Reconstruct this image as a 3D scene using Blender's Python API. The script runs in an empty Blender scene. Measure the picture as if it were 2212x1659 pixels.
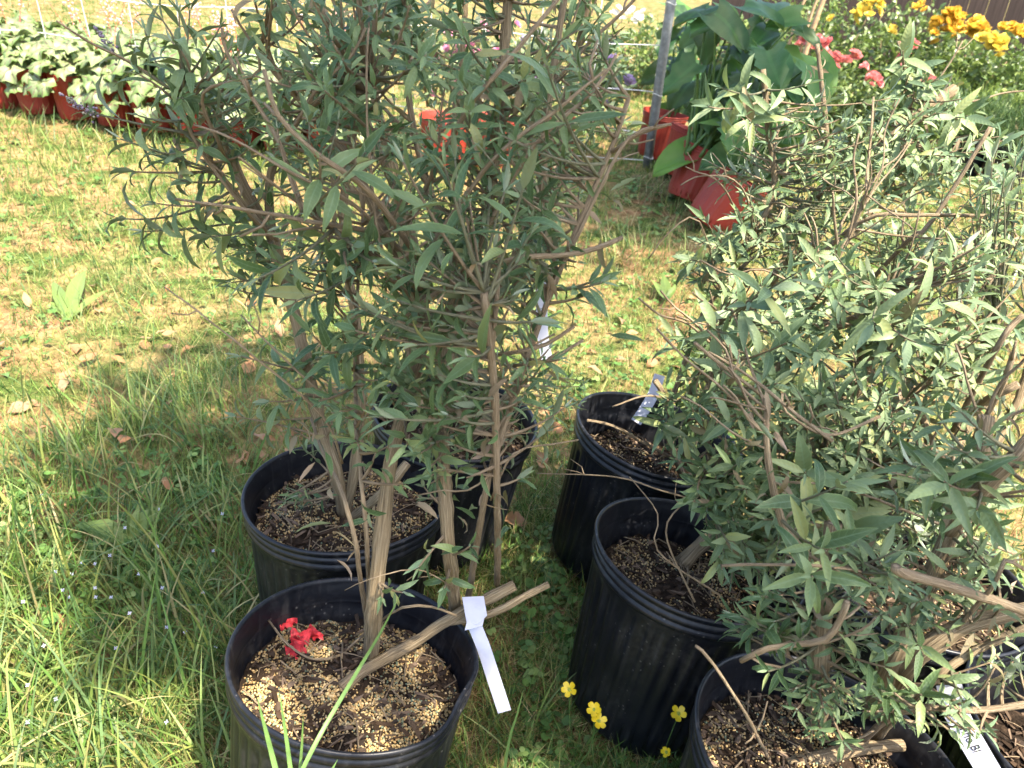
import bpy, math, random
import numpy as np
from mathutils import Matrix, Vector

# ------------------------------------------------------------------ camera, sky, sun, exposure
scene = bpy.context.scene
COL = scene.collection
W_, H_, F_ = 2212.0, 1659.0, 1662.0
CAM = Vector((0.0, 0.0, 1.09))
PITCH, ROLL = math.radians(30.0), math.radians(4.0)
RC = Matrix.Rotation(math.pi / 2 - PITCH, 3, 'X') @ Matrix.Rotation(ROLL, 3, 'Z')
cam_data = bpy.data.cameras.new('camera')
cam = bpy.data.objects.new('camera', cam_data)
COL.objects.link(cam)
cam.matrix_world = Matrix.Translation(CAM) @ RC.to_4x4()
cam_data.sensor_width = 36.0
cam_data.lens = 36.0 * F_ / W_
cam_data.clip_start = 0.02
cam_data.clip_end = 500.0
cam_data.dof.use_dof = True
cam_data.dof.focus_distance = 1.05
cam_data.dof.aperture_fstop = 10.0
scene.camera = cam

SUN = Vector((0.38, -0.33, 0.86)).normalized()        # towards the sun
world = bpy.data.worlds.new('World')
scene.world = world
world.use_nodes = True
wn = world.node_tree
sky = wn.nodes.new('ShaderNodeTexSky')
sky.sky_type = 'NISHITA'
sky.sun_disc = False
sky.sun_elevation = math.asin(SUN.z)
sky.sun_rotation = math.atan2(SUN.x, SUN.y)
sky.air_density = 1.0
sky.dust_density = 2.5
wn.links.new(sky.outputs[0], wn.nodes['Background'].inputs[0])
wn.nodes['Background'].inputs[1].default_value = 0.15
sl = bpy.data.lights.new('sun', 'SUN')
sl.energy = 5.0
sl.angle = math.radians(0.53)
sl.color = (1.0, 0.90, 0.75)
so = bpy.data.objects.new('sun', sl)
COL.objects.link(so)
so.rotation_euler = (-SUN).to_track_quat('-Z', 'Y').to_euler()
so.location = (3, -2, 8)
vs = scene.view_settings
vs.view_transform = 'Standard'
vs.look = 'None'
vs.exposure = 2.0
vs.gamma = 1.0
vs.use_curve_mapping = False
scene.cycles.max_bounces = 4
scene.cycles.diffuse_bounces = 2
scene.cycles.transmission_bounces = 2
scene.cycles.glossy_bounces = 2
scene.cycles.adaptive_threshold = 0.02
scene.cycles.caustics_reflective = False
scene.cycles.caustics_refractive = False
scene.cycles.transparent_max_bounces = 6

# ------------------------------------------------------------------ picture <-> place
def ray(px, py):
    return RC @ Vector(((px - W_ / 2) / F_, -(py - H_ / 2) / F_, -1.0))
def PZ(px, py, z=0.0):
    d = ray(px, py)
    return CAM + d * ((z - CAM.z) / d.z)
def PY(px, py, y):
    d = ray(px, py)
    return CAM + d * (y / d.y)
def P3(t):
    return PZ(t[0], t[1], -t[2]) if t[2] < 0 else PY(t[0], t[1], t[2])

# ------------------------------------------------------------------ mesh helpers
def mesh_from(name, V, faces, mat=None, smooth=True, attrs=None):
    V = np.asarray(V, dtype=np.float32).reshape(-1, 3)
    if isinstance(faces, np.ndarray):
        faces = [faces]
    faces = [np.asarray(f, dtype=np.int32) for f in faces if len(f)]
    me = bpy.data.meshes.new(name)
    me.vertices.add(len(V))
    me.vertices.foreach_set('co', V.ravel())
    loops = np.concatenate([f.ravel() for f in faces])
    tot = np.concatenate([np.full(len(f), f.shape[1], np.int32) for f in faces])
    start = np.concatenate([[0], np.cumsum(tot)[:-1]]).astype(np.int32)
    me.loops.add(len(loops))
    me.loops.foreach_set('vertex_index', loops)
    me.polygons.add(len(tot))
    me.polygons.foreach_set('loop_start', start)
    me.polygons.foreach_set('loop_total', tot)
    me.polygons.foreach_set('use_smooth', np.full(len(tot), smooth, dtype=bool))
    if attrs:
        for k, a in attrs.items():
            a = np.asarray(a, dtype=np.float32)
            if a.ndim == 1:
                at = me.attributes.new(k, 'FLOAT', 'POINT'); at.data.foreach_set('value', a)
            elif a.shape[1] == 3:
                at = me.attributes.new(k, 'FLOAT_VECTOR', 'POINT'); at.data.foreach_set('vector', a.ravel())
            else:
                at = me.attributes.new(k, 'FLOAT_COLOR', 'POINT'); at.data.foreach_set('color', a.ravel())
    me.update(calc_edges=True)
    if mat:
        me.materials.append(mat)
    return me

def ob(name, data, parent=None, keep=True, label=None, cat=None, group=None, kind=None):
    o = bpy.data.objects.new(name, data)
    COL.objects.link(o)
    if parent is not None:
        o.parent = parent
        if keep and parent.parent is None and parent.type == 'EMPTY':
            o.matrix_parent_inverse = Matrix.Translation(-parent.location)
    tag(o, label, cat, group, kind)
    return o
def tag(o, label=None, cat=None, group=None, kind=None):
    if label: o['label'] = label
    if cat: o['category'] = cat
    if group: o['group'] = group
    if kind: o['kind'] = kind
    return o
def thing(name, loc, label, cat, group=None, rot=None):
    o = bpy.data.objects.new(name, None)
    COL.objects.link(o)
    o.location = loc
    if rot: o.rotation_euler = rot
    o.empty_display_size = 0.05
    return tag(o, label, cat, group)

class MB:
    """collects pieces of one mesh"""
    def __init__(s): s.V = []; s.F = {3: [], 4: []}; s.n = 0; s.A = {}
    def add(s, V, F, **attrs):
        V = np.asarray(V, float).reshape(-1, 3)
        s.V.append(V)
        for f in (F if isinstance(F, list) else [F]):
            f = np.asarray(f, int)
            if len(f): s.F[f.shape[1]].append(f + s.n)
        for k, a in attrs.items():
            a = np.asarray(a, float)
            s.A.setdefault(k, []).append(a)
        s.n += len(V)
    def mesh(s, name, mat, smooth=True):
        fs = [np.concatenate(v) for v in s.F.values() if v]
        return mesh_from(name, np.concatenate(s.V), fs, mat, smooth, {k: np.concatenate(v) for k, v in s.A.items()})

def catmull(P, step):
    P = [np.array(p, float) for p in P]
    if len(P) == 2:
        n = max(2, int(np.linalg.norm(P[1] - P[0]) / step) + 1)
        return np.array([P[0] + (P[1] - P[0]) * t for t in np.linspace(0, 1, n + 1)])
    Q = [2 * P[0] - P[1]] + P + [2 * P[-1] - P[-2]]
    out = []
    for i in range(1, len(Q) - 2):
        p0, p1, p2, p3 = Q[i - 1:i + 3]
        n = max(2, int(np.linalg.norm(p2 - p1) / step) + 1)
        for t in np.linspace(0, 1, n, endpoint=False):
            out.append(0.5 * ((2 * p1) + (-p0 + p2) * t + (2 * p0 - 5 * p1 + 4 * p2 - p3) * t * t + (-p0 + 3 * p1 - 3 * p2 + p3) * t ** 3))
    out.append(P[-1])
    return np.array(out)

def tube(C, R, sides=8, cap=True):
    """V, [quads, tris], bark coordinates"""
    C = np.asarray(C, float); n = len(C)
    R = np.broadcast_to(np.asarray(R, float), (n,))
    T = np.gradient(C, axis=0)
    T /= np.linalg.norm(T, axis=1, keepdims=True) + 1e-12
    a = np.array([0.0, 0, 1]) if abs(T[0][2]) < 0.9 else np.array([1.0, 0, 0])
    N = np.cross(T[0], a); N /= np.linalg.norm(N)
    V = []; ang = np.linspace(0, 2 * np.pi, sides, endpoint=False)
    for i in range(n):
        N = N - T[i] * np.dot(N, T[i]); N /= np.linalg.norm(N) + 1e-12
        B = np.cross(T[i], N)
        V.append(C[i] + R[i] * (np.outer(np.cos(ang), N) + np.outer(np.sin(ang), B)))
    L = np.concatenate([[0], np.cumsum(np.linalg.norm(np.diff(C, axis=0), axis=1))])
    uv = np.array([[math.cos(x) * R[0], math.sin(x) * R[0], l] for l in L for x in ang])
    V = np.concatenate(V)
    i, j = np.meshgrid(np.arange(n - 1), np.arange(sides), indexing='ij')
    j2 = (j + 1) % sides
    Q = np.stack([i * sides + j, i * sides + j2, (i + 1) * sides + j2, (i + 1) * sides + j], -1).reshape(-1, 4)
    F = [Q]
    if cap:
        V = np.concatenate([V, C[:1], C[-1:]])
        uv = np.concatenate([uv, [[0, 0, -1.0]], [[0, 0, -1.0]]])
        k = np.arange(sides); k2 = (k + 1) % sides
        t0 = np.stack([np.full(sides, n * sides), k2, k], -1)
        t1 = np.stack([np.full(sides, n * sides + 1), (n - 1) * sides + k, (n - 1) * sides + k2], -1)
        F.append(np.concatenate([t0, t1]))
    return V, F, uv

# ------------------------------------------------------------------ materials
def nodes_of(name):
    m = bpy.data.materials.new(name)
    m.use_nodes = True
    nt = m.node_tree
    b = nt.nodes['Principled BSDF']
    return m, nt, b, nt.nodes['Material Output']
def N(nt, t, **kw):
    n = nt.nodes.new(t)
    for k, v in kw.items(): setattr(n, k, v)
    return n
def ramp(nt, fac, stops, interp='LINEAR'):
    r = N(nt, 'ShaderNodeValToRGB')
    r.color_ramp.interpolation = interp
    el = r.color_ramp.elements
    while len(el) < len(stops): el.new(0.5)
    for e, (p, c) in zip(el, stops):
        e.position = p; e.color = (*c, 1.0) if len(c) == 3 else c
    if fac is not None: nt.links.new(fac, r.inputs[0])
    return r
def noise(nt, scale, detail=4, vec=None, rough=0.55):
    n = N(nt, 'ShaderNodeTexNoise')
    n.inputs['Scale'].default_value = scale; n.inputs['Detail'].default_value = detail; n.inputs['Roughness'].default_value = rough
    if vec is not None: nt.links.new(vec, n.inputs['Vector'])
    return n
def math_(nt, op, a, b=None, clamp=False):
    n = N(nt, 'ShaderNodeMath', operation=op); n.use_clamp = clamp
    for i, x in enumerate((a, b)):
        if x is None: continue
        if isinstance(x, (int, float)): n.inputs[i].default_value = x
        else: nt.links.new(x, n.inputs[i])
    return n.outputs[0]
def mixc(nt, fac, a, b, mode='MIX'):
    n = N(nt, 'ShaderNodeMix', data_type='RGBA', blend_type=mode)
    for s, x in ((0, fac), (6, a), (7, b)):
        if isinstance(x, (int, float)): n.inputs[s].default_value = x
        elif isinstance(x, tuple): n.inputs[s].default_value = (*x, 1.0)
        else: nt.links.new(x, n.inputs[s])
    return n.outputs[2]
def bump(nt, b, h, strength, dist):
    n = N(nt, 'ShaderNodeBump'); n.inputs['Strength'].default_value = strength; n.inputs['Distance'].default_value = dist
    nt.links.new(h, n.inputs['Height']); nt.links.new(n.outputs[0], b.inputs['Normal'])
    return n
def attr(nt, name, out=0):
    return N(nt, 'ShaderNodeAttribute', attribute_name=name).outputs[out]
def translucent(nt, b, out, color, fac):
    t = N(nt, 'ShaderNodeBsdfTranslucent'); mx = N(nt, 'ShaderNodeMixShader'); mx.inputs[0].default_value = fac
    nt.links.new(color, t.inputs[0]); nt.links.new(b.outputs[0], mx.inputs[1]); nt.links.new(t.outputs[0], mx.inputs[2])
    nt.links.new(mx.outputs[0], out.inputs[0])

def random_value(nt):
    """one number per leaf: the object's own, or the leaf's own in a joined mass"""
    oi = N(nt, 'ShaderNodeObjectInfo').outputs['Random']
    return math_(nt, 'FRACT', math_(nt, 'ADD', oi, attr(nt, 'rnd', 2)))

def leaf_material(name, stops, under, rough=0.5, vein=(0.16, 0.24, 0.14), tr=0.20, spec=0.22, yellow_edge=True, veins=9.0):
    m, nt, b, out = nodes_of(name)
    r = random_value(nt)
    sep = N(nt, 'ShaderNodeSeparateXYZ'); nt.links.new(attr(nt, 'luv', 1), sep.inputs[0])
    t, s = sep.outputs[0], sep.outputs[1]
    base = ramp(nt, r, stops).outputs[0]
    geo = N(nt, 'ShaderNodeNewGeometry')
    nz = noise(nt, 55.0, 3, geo.outputs['Position'])
    base = mixc(nt, math_(nt, 'MULTIPLY', nz.outputs[0], 0.5), base, mixc(nt, 0.5, base, (0.10, 0.15, 0.05)))
    lowf = noise(nt, 8.0, 2, geo.outputs['Position'])
    base = mixc(nt, math_(nt, 'MULTIPLY', ramp(nt, lowf.outputs[0], [(0.45, (0, 0, 0)), (0.68, (1, 1, 1))]).outputs[0], 0.45), base, mixc(nt, 0.5, base, (0.24, 0.28, 0.11)))
    a = math_(nt, 'ABSOLUTE', s)
    # side veins leave the midrib forwards
    vv = math_(nt, 'FRACT', math_(nt, 'MULTIPLY', math_(nt, 'SUBTRACT', t, math_(nt, 'MULTIPLY', a, 0.10)), veins))
    vline = math_(nt, 'ABSOLUTE', math_(nt, 'SUBTRACT', vv, 0.5))
    vmask = math_(nt, 'MULTIPLY', math_(nt, 'LESS_THAN', vline, 0.10), 0.10)
    mid = math_(nt, 'LESS_THAN', a, 0.10)
    base = mixc(nt, math_(nt, 'MAXIMUM', math_(nt, 'MULTIPLY', mid, 0.32), vmask), base, vein)
    if yellow_edge:
        edge = math_(nt, 'MULTIPLY', math_(nt, 'GREATER_THAN', a, 0.86), 0.35)
        base = mixc(nt, edge, base, (0.22, 0.30, 0.12))
    col = mixc(nt, geo.outputs['Backfacing'], base, under)
    nt.links.new(col, b.inputs['Base Color'])
    b.inputs['Roughness'].default_value = rough
    b.inputs['Specular IOR Level'].default_value = spec
    h = math_(nt, 'ADD', math_(nt, 'MULTIPLY', vline, 1.0), math_(nt, 'MULTIPLY', nz.outputs[0], 0.8))
    bump(nt, b, h, 0.35, 0.0012)
    translucent(nt, b, out, mixc(nt, 0.6, base, (0.22, 0.34, 0.06)), tr)
    return m

M = {}
M['bush_leaf'] = leaf_material('bush_leaf', [(0.0, (0.013, 0.038, 0.015)), (0.30, (0.031, 0.070, 0.027)), (0.60, (0.066, 0.114, 0.043)),
                                             (0.86, (0.12, 0.170, 0.072)), (0.94, (0.17, 0.21, 0.08)), (1.0, (0.23, 0.20, 0.075))], (0.15, 0.185, 0.115), 0.48, tr=.15, spec=.28)
M['pale_leaf'] = leaf_material('pale_leaf', [(0.0, (0.10, 0.165, 0.105)), (0.6, (0.15, 0.215, 0.13)), (1.0, (0.20, 0.26, 0.12))], (0.27, 0.32, 0.24), 0.6)
M['grey_leaf'] = leaf_material('grey_leaf', [(0.0, (0.040, 0.076, 0.033)), (0.35, (0.105, 0.155, 0.073)), (0.8, (0.21, 0.265, 0.14)), (1.0, (0.30, 0.32, 0.11))], (0.27, 0.31, 0.23), 0.5, tr=.15, spec=.3)
M['dry_leaf'] = leaf_material('dry_leaf', [(0.0, (0.10, 0.062, 0.04)), (0.5, (0.19, 0.13, 0.09)), (1.0, (0.30, 0.225, 0.155))], (0.30, 0.22, 0.16), 0.7, (0.3, 0.2, 0.12), 0.15, 0.2, False)
M['big_leaf'] = leaf_material('big_leaf', [(0.0, (0.008, 0.040, 0.014)), (0.5, (0.022, 0.078, 0.022)), (0.8, (0.042, 0.12, 0.026)), (1.0, (0.14, 0.27, 0.035))], (0.10, 0.19, 0.06), 0.40, (0.08, 0.18, 0.05), 0.22, 0.22, False, 7.0)
M['rose_leaf'] = leaf_material('rose_leaf', [(0.0, (0.022, 0.050, 0.012)), (0.5, (0.085, 0.135, 0.026)), (1.0, (0.22, 0.27, 0.06))], (0.13, 0.18, 0.08), 0.4, (0.1, 0.18, 0.06), 0.2, 0.5, False)

def heuchera_material():
    m, nt, b, out = nodes_of('heuchera_leaf')
    r = random_value(nt)
    sep = N(nt, 'ShaderNodeSeparateXYZ'); nt.links.new(attr(nt, 'luv', 1), sep.inputs[0])
    rad, ang = sep.outputs[0], sep.outputs[1]
    base = ramp(nt, r, [(0.0, (0.055, 0.105, 0.018)), (0.45, (0.11, 0.18, 0.035)), (0.8, (0.20, 0.26, 0.10)), (1.0, (0.09, 0.15, 0.022))]).outputs[0]
    silver = mixc(nt, math_(nt, 'SUBTRACT', 1.0, math_(nt, 'ABSOLUTE', math_(nt, 'SUBTRACT', math_(nt, 'MULTIPLY', rad, 2.0), 1.0))), base, mixc(nt, 0.35, base, (0.36, 0.40, 0.26)))
    f = math_(nt, 'ABSOLUTE', math_(nt, 'SUBTRACT', math_(nt, 'FRACT', math_(nt, 'MULTIPLY', ang, 7.0)), 0.5))
    wdt = math_(nt, 'SUBTRACT', 0.20, math_(nt, 'MULTIPLY', rad, 0.17))
    v = math_(nt, 'MULTIPLY', math_(nt, 'LESS_THAN', f, wdt), 0.75)
    col = mixc(nt, v, silver, (0.10, 0.035, 0.04))
    nt.links.new(col, b.inputs['Base Color']); b.inputs['Roughness'].default_value = 0.5
    translucent(nt, b, out, mixc(nt, 0.5, col, (0.3, 0.4, 0.08)), 0.2)
    return m
M['heuchera'] = heuchera_material()

def bark_material(name, c0, c1, c2, scale=1.0):
    m, nt, b, out = nodes_of(name)
    mp = N(nt, 'ShaderNodeMapping'); mp.inputs['Scale'].default_value = (480 * scale, 480 * scale, 22 * scale)
    nt.links.new(attr(nt, 'bark', 1), mp.inputs[0])
    n1 = noise(nt, 1.0, 5, mp.outputs[0], 0.6)
    geo = N(nt, 'ShaderNodeNewGeometry')
    n2 = noise(nt, 30.0, 3, geo.outputs['Position'])
    oi = N(nt, 'ShaderNodeObjectInfo').outputs['Random']
    c = ramp(nt, n1.outputs[0], [(0.30, c0), (0.52, c1), (0.72, c2)]).outputs[0]
    c = mixc(nt, math_(nt, 'MULTIPLY', n2.outputs[0], 0.5), c, mixc(nt, 0.5, c, (0.24, 0.185, 0.125)))
    c = mixc(nt, math_(nt, 'MULTIPLY', oi, 0.35), c, mixc(nt, 0.5, c, (0.10, 0.075, 0.05)))
    sep = N(nt, 'ShaderNodeSeparateXYZ'); nt.links.new(attr(nt, 'bark', 1), sep.inputs[0])
    c = mixc(nt, math_(nt, 'LESS_THAN', sep.outputs[2], -0.3), c, (0.55, 0.42, 0.28))
    nt.links.new(c, b.inputs['Base Color'])
    b.inputs['Roughness'].default_value = 0.85; b.inputs['Specular IOR Level'].default_value = 0.15
    bump(nt, b, n1.outputs[0], 1.0, 0.005)
    return m
M['bark'] = bark_material('bark', (0.10, 0.072, 0.040), (0.27, 0.205, 0.118), (0.45, 0.365, 0.235))
M['twig'] = bark_material('twig', (0.18, 0.13, 0.078), (0.33, 0.25, 0.155), (0.47, 0.385, 0.27), 2.0)
M['shoot'] = bark_material('shoot', (0.14, 0.15, 0.08), (0.22, 0.23, 0.14), (0.30, 0.28, 0.20), 2.0)

def plain(name, col, rough=0.6, spec=0.4, var=0.15, scale=40.0, bmp=0.0, metallic=0.0, tr=0.0):
    m, nt, b, out = nodes_of(name)
    geo = N(nt, 'ShaderNodeNewGeometry')
    nz = noise(nt, scale, 4, geo.outputs['Position'])
    dark = tuple(c * (1 - 1.6 * var) for c in col); lite = tuple(min(1, c * (1 + 1.2 * var)) for c in col)
    c = ramp(nt, nz.outputs[0], [(0.3, dark), (0.7, lite)]).outputs[0]
    nt.links.new(c, b.inputs['Base Color'])
    b.inputs['Roughness'].default_value = rough; b.inputs['Specular IOR Level'].default_value = spec; b.inputs['Metallic'].default_value = metallic
    if bmp: bump(nt, b, nz.outputs[0], bmp, 0.002)
    if tr: translucent(nt, b, out, c, tr)
    return m
def pot_material(name, col, dust, rough):
    m, nt, b, out = nodes_of(name)
    tc = N(nt, 'ShaderNodeTexCoord')
    n1 = noise(nt, 9.0, 5, tc.outputs['Object']); n2 = noise(nt, 120.0, 3, tc.outputs['Object'])
    mp = N(nt, 'ShaderNodeMapping'); mp.inputs['Scale'].default_value = (90, 90, 4); nt.links.new(tc.outputs['Object'], mp.inputs[0])
    n3 = noise(nt, 1.0, 3, mp.outputs[0])
    d = math_(nt, 'MULTIPLY', ramp(nt, n1.outputs[0], [(0.42, (0, 0, 0)), (0.75, (1, 1, 1))]).outputs[0], ramp(nt, n2.outputs[0], [(0.35, (0, 0, 0)), (0.7, (1, 1, 1))]).outputs[0])
    d = math_(nt, 'ADD', math_(nt, 'MULTIPLY', d, 0.35), math_(nt, 'MULTIPLY', ramp(nt, n3.outputs[0], [(0.55, (0, 0, 0)), (0.75, (1, 1, 1))]).outputs[0], 0.22))
    sp = N(nt, 'ShaderNodeTexVoronoi'); sp.inputs['Scale'].default_value = 95.0; nt.links.new(tc.outputs['Object'], sp.inputs['Vector'])
    spl = math_(nt, 'MULTIPLY', math_(nt, 'LESS_THAN', sp.outputs['Distance'], 0.15), math_(nt, 'GREATER_THAN', n1.outputs[0], 0.50))
    d = math_(nt, 'MAXIMUM', d, math_(nt, 'MULTIPLY', spl, 0.8))
    nt.links.new(mixc(nt, d, col, dust), b.inputs['Base Color'])
    nt.links.new(math_(nt, 'ADD', rough, math_(nt, 'MULTIPLY', n1.outputs[0], 0.2)), b.inputs['Roughness'])
    b.inputs['Specular IOR Level'].default_value = 0.38
    bump(nt, b, n1.outputs[0], 0.25, 0.004)
    return m
M['black_plastic'] = pot_material('black_plastic', (0.004, 0.005, 0.008), (0.085, 0.08, 0.075), 0.30)
M['red_plastic'] = pot_material('red_plastic', (0.25, 0.026, 0.014), (0.26, 0.12, 0.075), 0.45)
M['pink_plastic'] = pot_material('pink_plastic', (0.62, 0.46, 0.56), (0.5, 0.4, 0.4), 0.35)

def soil_material():
    m, nt, b, out = nodes_of('potting_soil')
    geo = N(nt, 'ShaderNodeNewGeometry')
    n1 = noise(nt, 60.0, 6, geo.outputs['Position'], 0.7); n2 = noise(nt, 14.0, 3, geo.outputs['Position'])
    c = ramp(nt, n1.outputs[0], [(0.3, (0.008, 0.006, 0.004)), (0.55, (0.032, 0.022, 0.015)), (0.75, (0.10, 0.066, 0.043))]).outputs[0]
    c = mixc(nt, ramp(nt, n2.outputs[0], [(0.5, (0, 0, 0)), (0.8, (1, 1, 1))]).outputs[0], c, (0.06, 0.042, 0.028))
    nt.links.new(c, b.inputs['Base Color']); b.inputs['Roughness'].default_value = 0.95; b.inputs['Specular IOR Level'].default_value = 0.1
    bump(nt, b, n1.outputs[0], 1.0, 0.008)
    return m
M['soil'] = soil_material()

def ground_material():
    m, nt, b, out = nodes_of('ground')
    geo = N(nt, 'ShaderNodeNewGeometry'); p = geo.outputs['Position']
    n1 = noise(nt, 1.3, 5, p, 0.6); n2 = noise(nt, 28.0, 5, p, 0.65); n3 = noise(nt, 6.0, 4, p)
    clay = ramp(nt, n2.outputs[0], [(0.3, (0.13, 0.065, 0.032)), (0.55, (0.30, 0.165, 0.085)), (0.75, (0.44, 0.29, 0.16))]).outputs[0]
    thatch = ramp(nt, n2.outputs[0], [(0.3, (0.11, 0.075, 0.03)), (0.6, (0.30, 0.23, 0.10)), (0.8, (0.42, 0.34, 0.17))]).outputs[0]
    green = ramp(nt, n2.outputs[0], [(0.3, (0.030, 0.045, 0.012)), (0.6, (0.085, 0.115, 0.030)), (0.8, (0.16, 0.18, 0.06))]).outputs[0]
    c = mixc(nt, ramp(nt, n1.outputs[0], [(0.42, (0, 0, 0)), (0.58, (1, 1, 1))]).outputs[0], clay, thatch)
    c = mixc(nt, ramp(nt, n3.outputs[0], [(0.40, (0, 0, 0)), (0.60, (1, 1, 1))]).outputs[0], c, green)
    nt.links.new(c, b.inputs['Base Color']); b.inputs['Roughness'].default_value = 1.0; b.inputs['Specular IOR Level'].default_value = 0.05
    bump(nt, b, n2.outputs[0], 1.0, 0.02)
    return m
M['ground'] = ground_material()

def colour_attribute_material(name, rough=0.6, tr=0.3, spec=0.3):
    m, nt, b, out = nodes_of(name)
    c = attr(nt, 'col', 0)
    nt.links.new(c, b.inputs['Base Color']); b.inputs['Roughness'].default_value = rough; b.inputs['Specular IOR Level'].default_value = spec
    if tr: translucent(nt, b, out, c, tr)
    return m
M['grass'] = colour_attribute_material('grass_blade', 0.5, 0.35, 0.35)
M['grain'] = colour_attribute_material('grain', 0.5, 0.0, 0.4)
M['mulch'] = colour_attribute_material('mulch', 0.9, 0.0, 0.1)
M['white_tag'] = plain('white_tag', (0.47, 0.48, 0.56), 0.45, 0.3, 0.05, 60)
M['ink'] = plain('ink', (0.02, 0.02, 0.025), 0.5, 0.3, 0.05, 20)
M['steel'] = plain('galvanised_steel', (0.20, 0.21, 0.21), 0.45, 0.5, 0.25, 30, 0.1, 0.4)
M['wire'] = plain('fence_wire', (0.72, 0.70, 0.66), 0.5, 0.5, 0.1, 30, 0, 0.0)
M['petal_red'] = plain('red_petal', (0.62, 0.045, 0.055), 0.5, 0.3, 0.3, 160, 0.3, 0, 0.25)
M['yellow'] = plain('yellow_petal', (0.80, 0.58, 0.02), 0.35, 0.5, 0.1, 90, 0, 0, 0.2)
M['orange_rose'] = plain('orange_rose', (0.95, 0.50, 0.07), 0.5, 0.3, 0.3, 60, 0, 0, 0.3)
M['yellow_rose'] = plain('yellow_rose', (0.92, 0.66, 0.12), 0.5, 0.3, 0.2, 60, 0, 0, 0.3)
M['coral_rose'] = plain('coral_rose', (0.80, 0.27, 0.26), 0.5, 0.3, 0.25, 60, 0, 0, 0.3)
M['pink_bloom'] = plain('pink_bloom', (0.78, 0.28, 0.45), 0.5, 0.3, 0.3, 60, 0, 0, 0.3)
M['lilac_bloom'] = plain('lilac_bloom', (0.42, 0.30, 0.52), 0.5, 0.3, 0.3, 60, 0, 0, 0.3)
M['white_bloom'] = plain('white_bloom', (0.82, 0.80, 0.72), 0.5, 0.3, 0.08, 60, 0, 0, 0.3)
M['pale_lilac'] = plain('pale_lilac', (0.52, 0.52, 0.68), 0.5, 0.3, 0.08, 60, 0, 0, 0.3)
M['flower_green'] = plain('flower_green', (0.22, 0.30, 0.04), 0.6, 0.3, 0.2, 300)
M['stem_green'] = plain('stem_green', (0.09, 0.165, 0.04), 0.5, 0.4, 0.2, 60, 0, 0, 0.1)
def board_material():
    m, nt, b, out = nodes_of('fence_board')
    tc = N(nt, 'ShaderNodeTexCoord'); mp = N(nt, 'ShaderNodeMapping'); mp.inputs['Scale'].default_value = (60, 60, 3); nt.links.new(tc.outputs['Object'], mp.inputs[0])
    n1 = noise(nt, 1.0, 4, mp.outputs[0])
    c = ramp(nt, n1.outputs[0], [(0.3, (0.075, 0.045, 0.032)), (0.7, (0.17, 0.11, 0.08))]).outputs[0]
    c = mixc(nt, math_(nt, 'MULTIPLY', N(nt, 'ShaderNodeObjectInfo').outputs['Random'], 0.7), c, (0.06, 0.042, 0.034))
    nt.links.new(c, b.inputs['Base Color']); b.inputs['Roughness'].default_value = 0.9
    bump(nt, b, n1.outputs[0], 0.4, 0.004)
    return m
M['fence_board'] = board_material()
M['stake'] = plain('bamboo_stake', (0.40, 0.27, 0.15), 0.6, 0.3, 0.2, 30)
M['tree_leaf'] = leaf_material('tree_leaf', [(0.0, (0.03, 0.07, 0.02)), (1.0, (0.07, 0.12, 0.03))], (0.09, 0.14, 0.05), 0.5)

# ------------------------------------------------------------------ ground
def gz(x, y):
    return 0.010 * np.sin(3.1 * x + 1.3 * y) + 0.008 * np.sin(7.3 * x - 4.1 * y + 1.0) + 0.005 * np.sin(13 * y + 9 * x) - 0.012
def make_ground():
    xs = np.unique(np.concatenate([np.linspace(-4, 4, 161), np.linspace(-12, 12, 97), [-200, -120, -60, -30, 30, 60, 120, 200]]))
    ys = np.unique(np.concatenate([np.linspace(0, 4, 81), np.linspace(-4, 20, 97), [-60, -20, 30, 50, 90, 150, 250]]))
    X, Y = np.meshgrid(xs, ys)
    Z = gz(X, Y)
    V = np.stack([X, Y, Z], -1).reshape(-1, 3)
    nx = len(xs)
    i, j = np.meshgrid(np.arange(len(ys) - 1), np.arange(nx - 1), indexing='ij')
    Q = np.stack([i * nx + j, i * nx + j + 1, (i + 1) * nx + j + 1, (i + 1) * nx + j], -1).reshape(-1, 4)
    ob('ground', mesh_from('ground', V, Q, M['ground']), kind='structure')
make_ground()

# ------------------------------------------------------------------ wooden fence at the back right
def box(mb, c, s, R=None, jitter=0.0):
    c = np.array(c, float); s = np.array(s, float) / 2
    v = np.array([[x, y, z] for x in (-1, 1) for y in (-1, 1) for z in (-1, 1)], float) * s
    if R is not None: v = v @ np.array(R).T
    f = np.array([[0, 1, 3, 2], [4, 6, 7, 5], [0, 4, 5, 1], [2, 3, 7, 6], [0, 2, 6, 4], [1, 5, 7, 3]])
    mb.add(v + c, f)

def wooden_fence():
    rng = random.Random(5)
    a = PY(1560, -40, 8.6); b_ = PY(2420, -40, 6.6)
    A = Vector((a.x, a.y, 0)); B = Vector((b_.x, b_.y, 0))
    root = thing('wooden_fence', A, 'brown weathered board fence behind the orange and yellow roses', 'fence')
    d = (B - A); L = d.length; d.normalize(); ang = math.atan2(d.y, d.x)
    mb = MB(); box(mb, (0, 0, 0), (0.138, 0.02, 1.75)); board = mb.mesh('board', M['fence_board'], False)
    n = int(L / 0.145)
    for i in range(n):
        o = ob('board', board, root, keep=False)
        o.location = d * (i * 0.145) + Vector((0, 0, 0.89 + rng.uniform(-.01, .01)))
        o.rotation_euler = (rng.uniform(-.006, .006), rng.uniform(-.008, .008), ang + rng.uniform(-.02, .02))
    for z in (0.35, 1.45):
        mb = MB(); box(mb, (0, 0, 0), (L, 0.04, 0.09))
        o = ob('rail', mb.mesh('rail', M['fence_board'], False), root, keep=False)
        o.location = d * (L / 2) + Vector((-d.y, d.x, 0)) * 0.032 + Vector((0, 0, z)); o.rotation_euler = (0, 0, ang)
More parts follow.
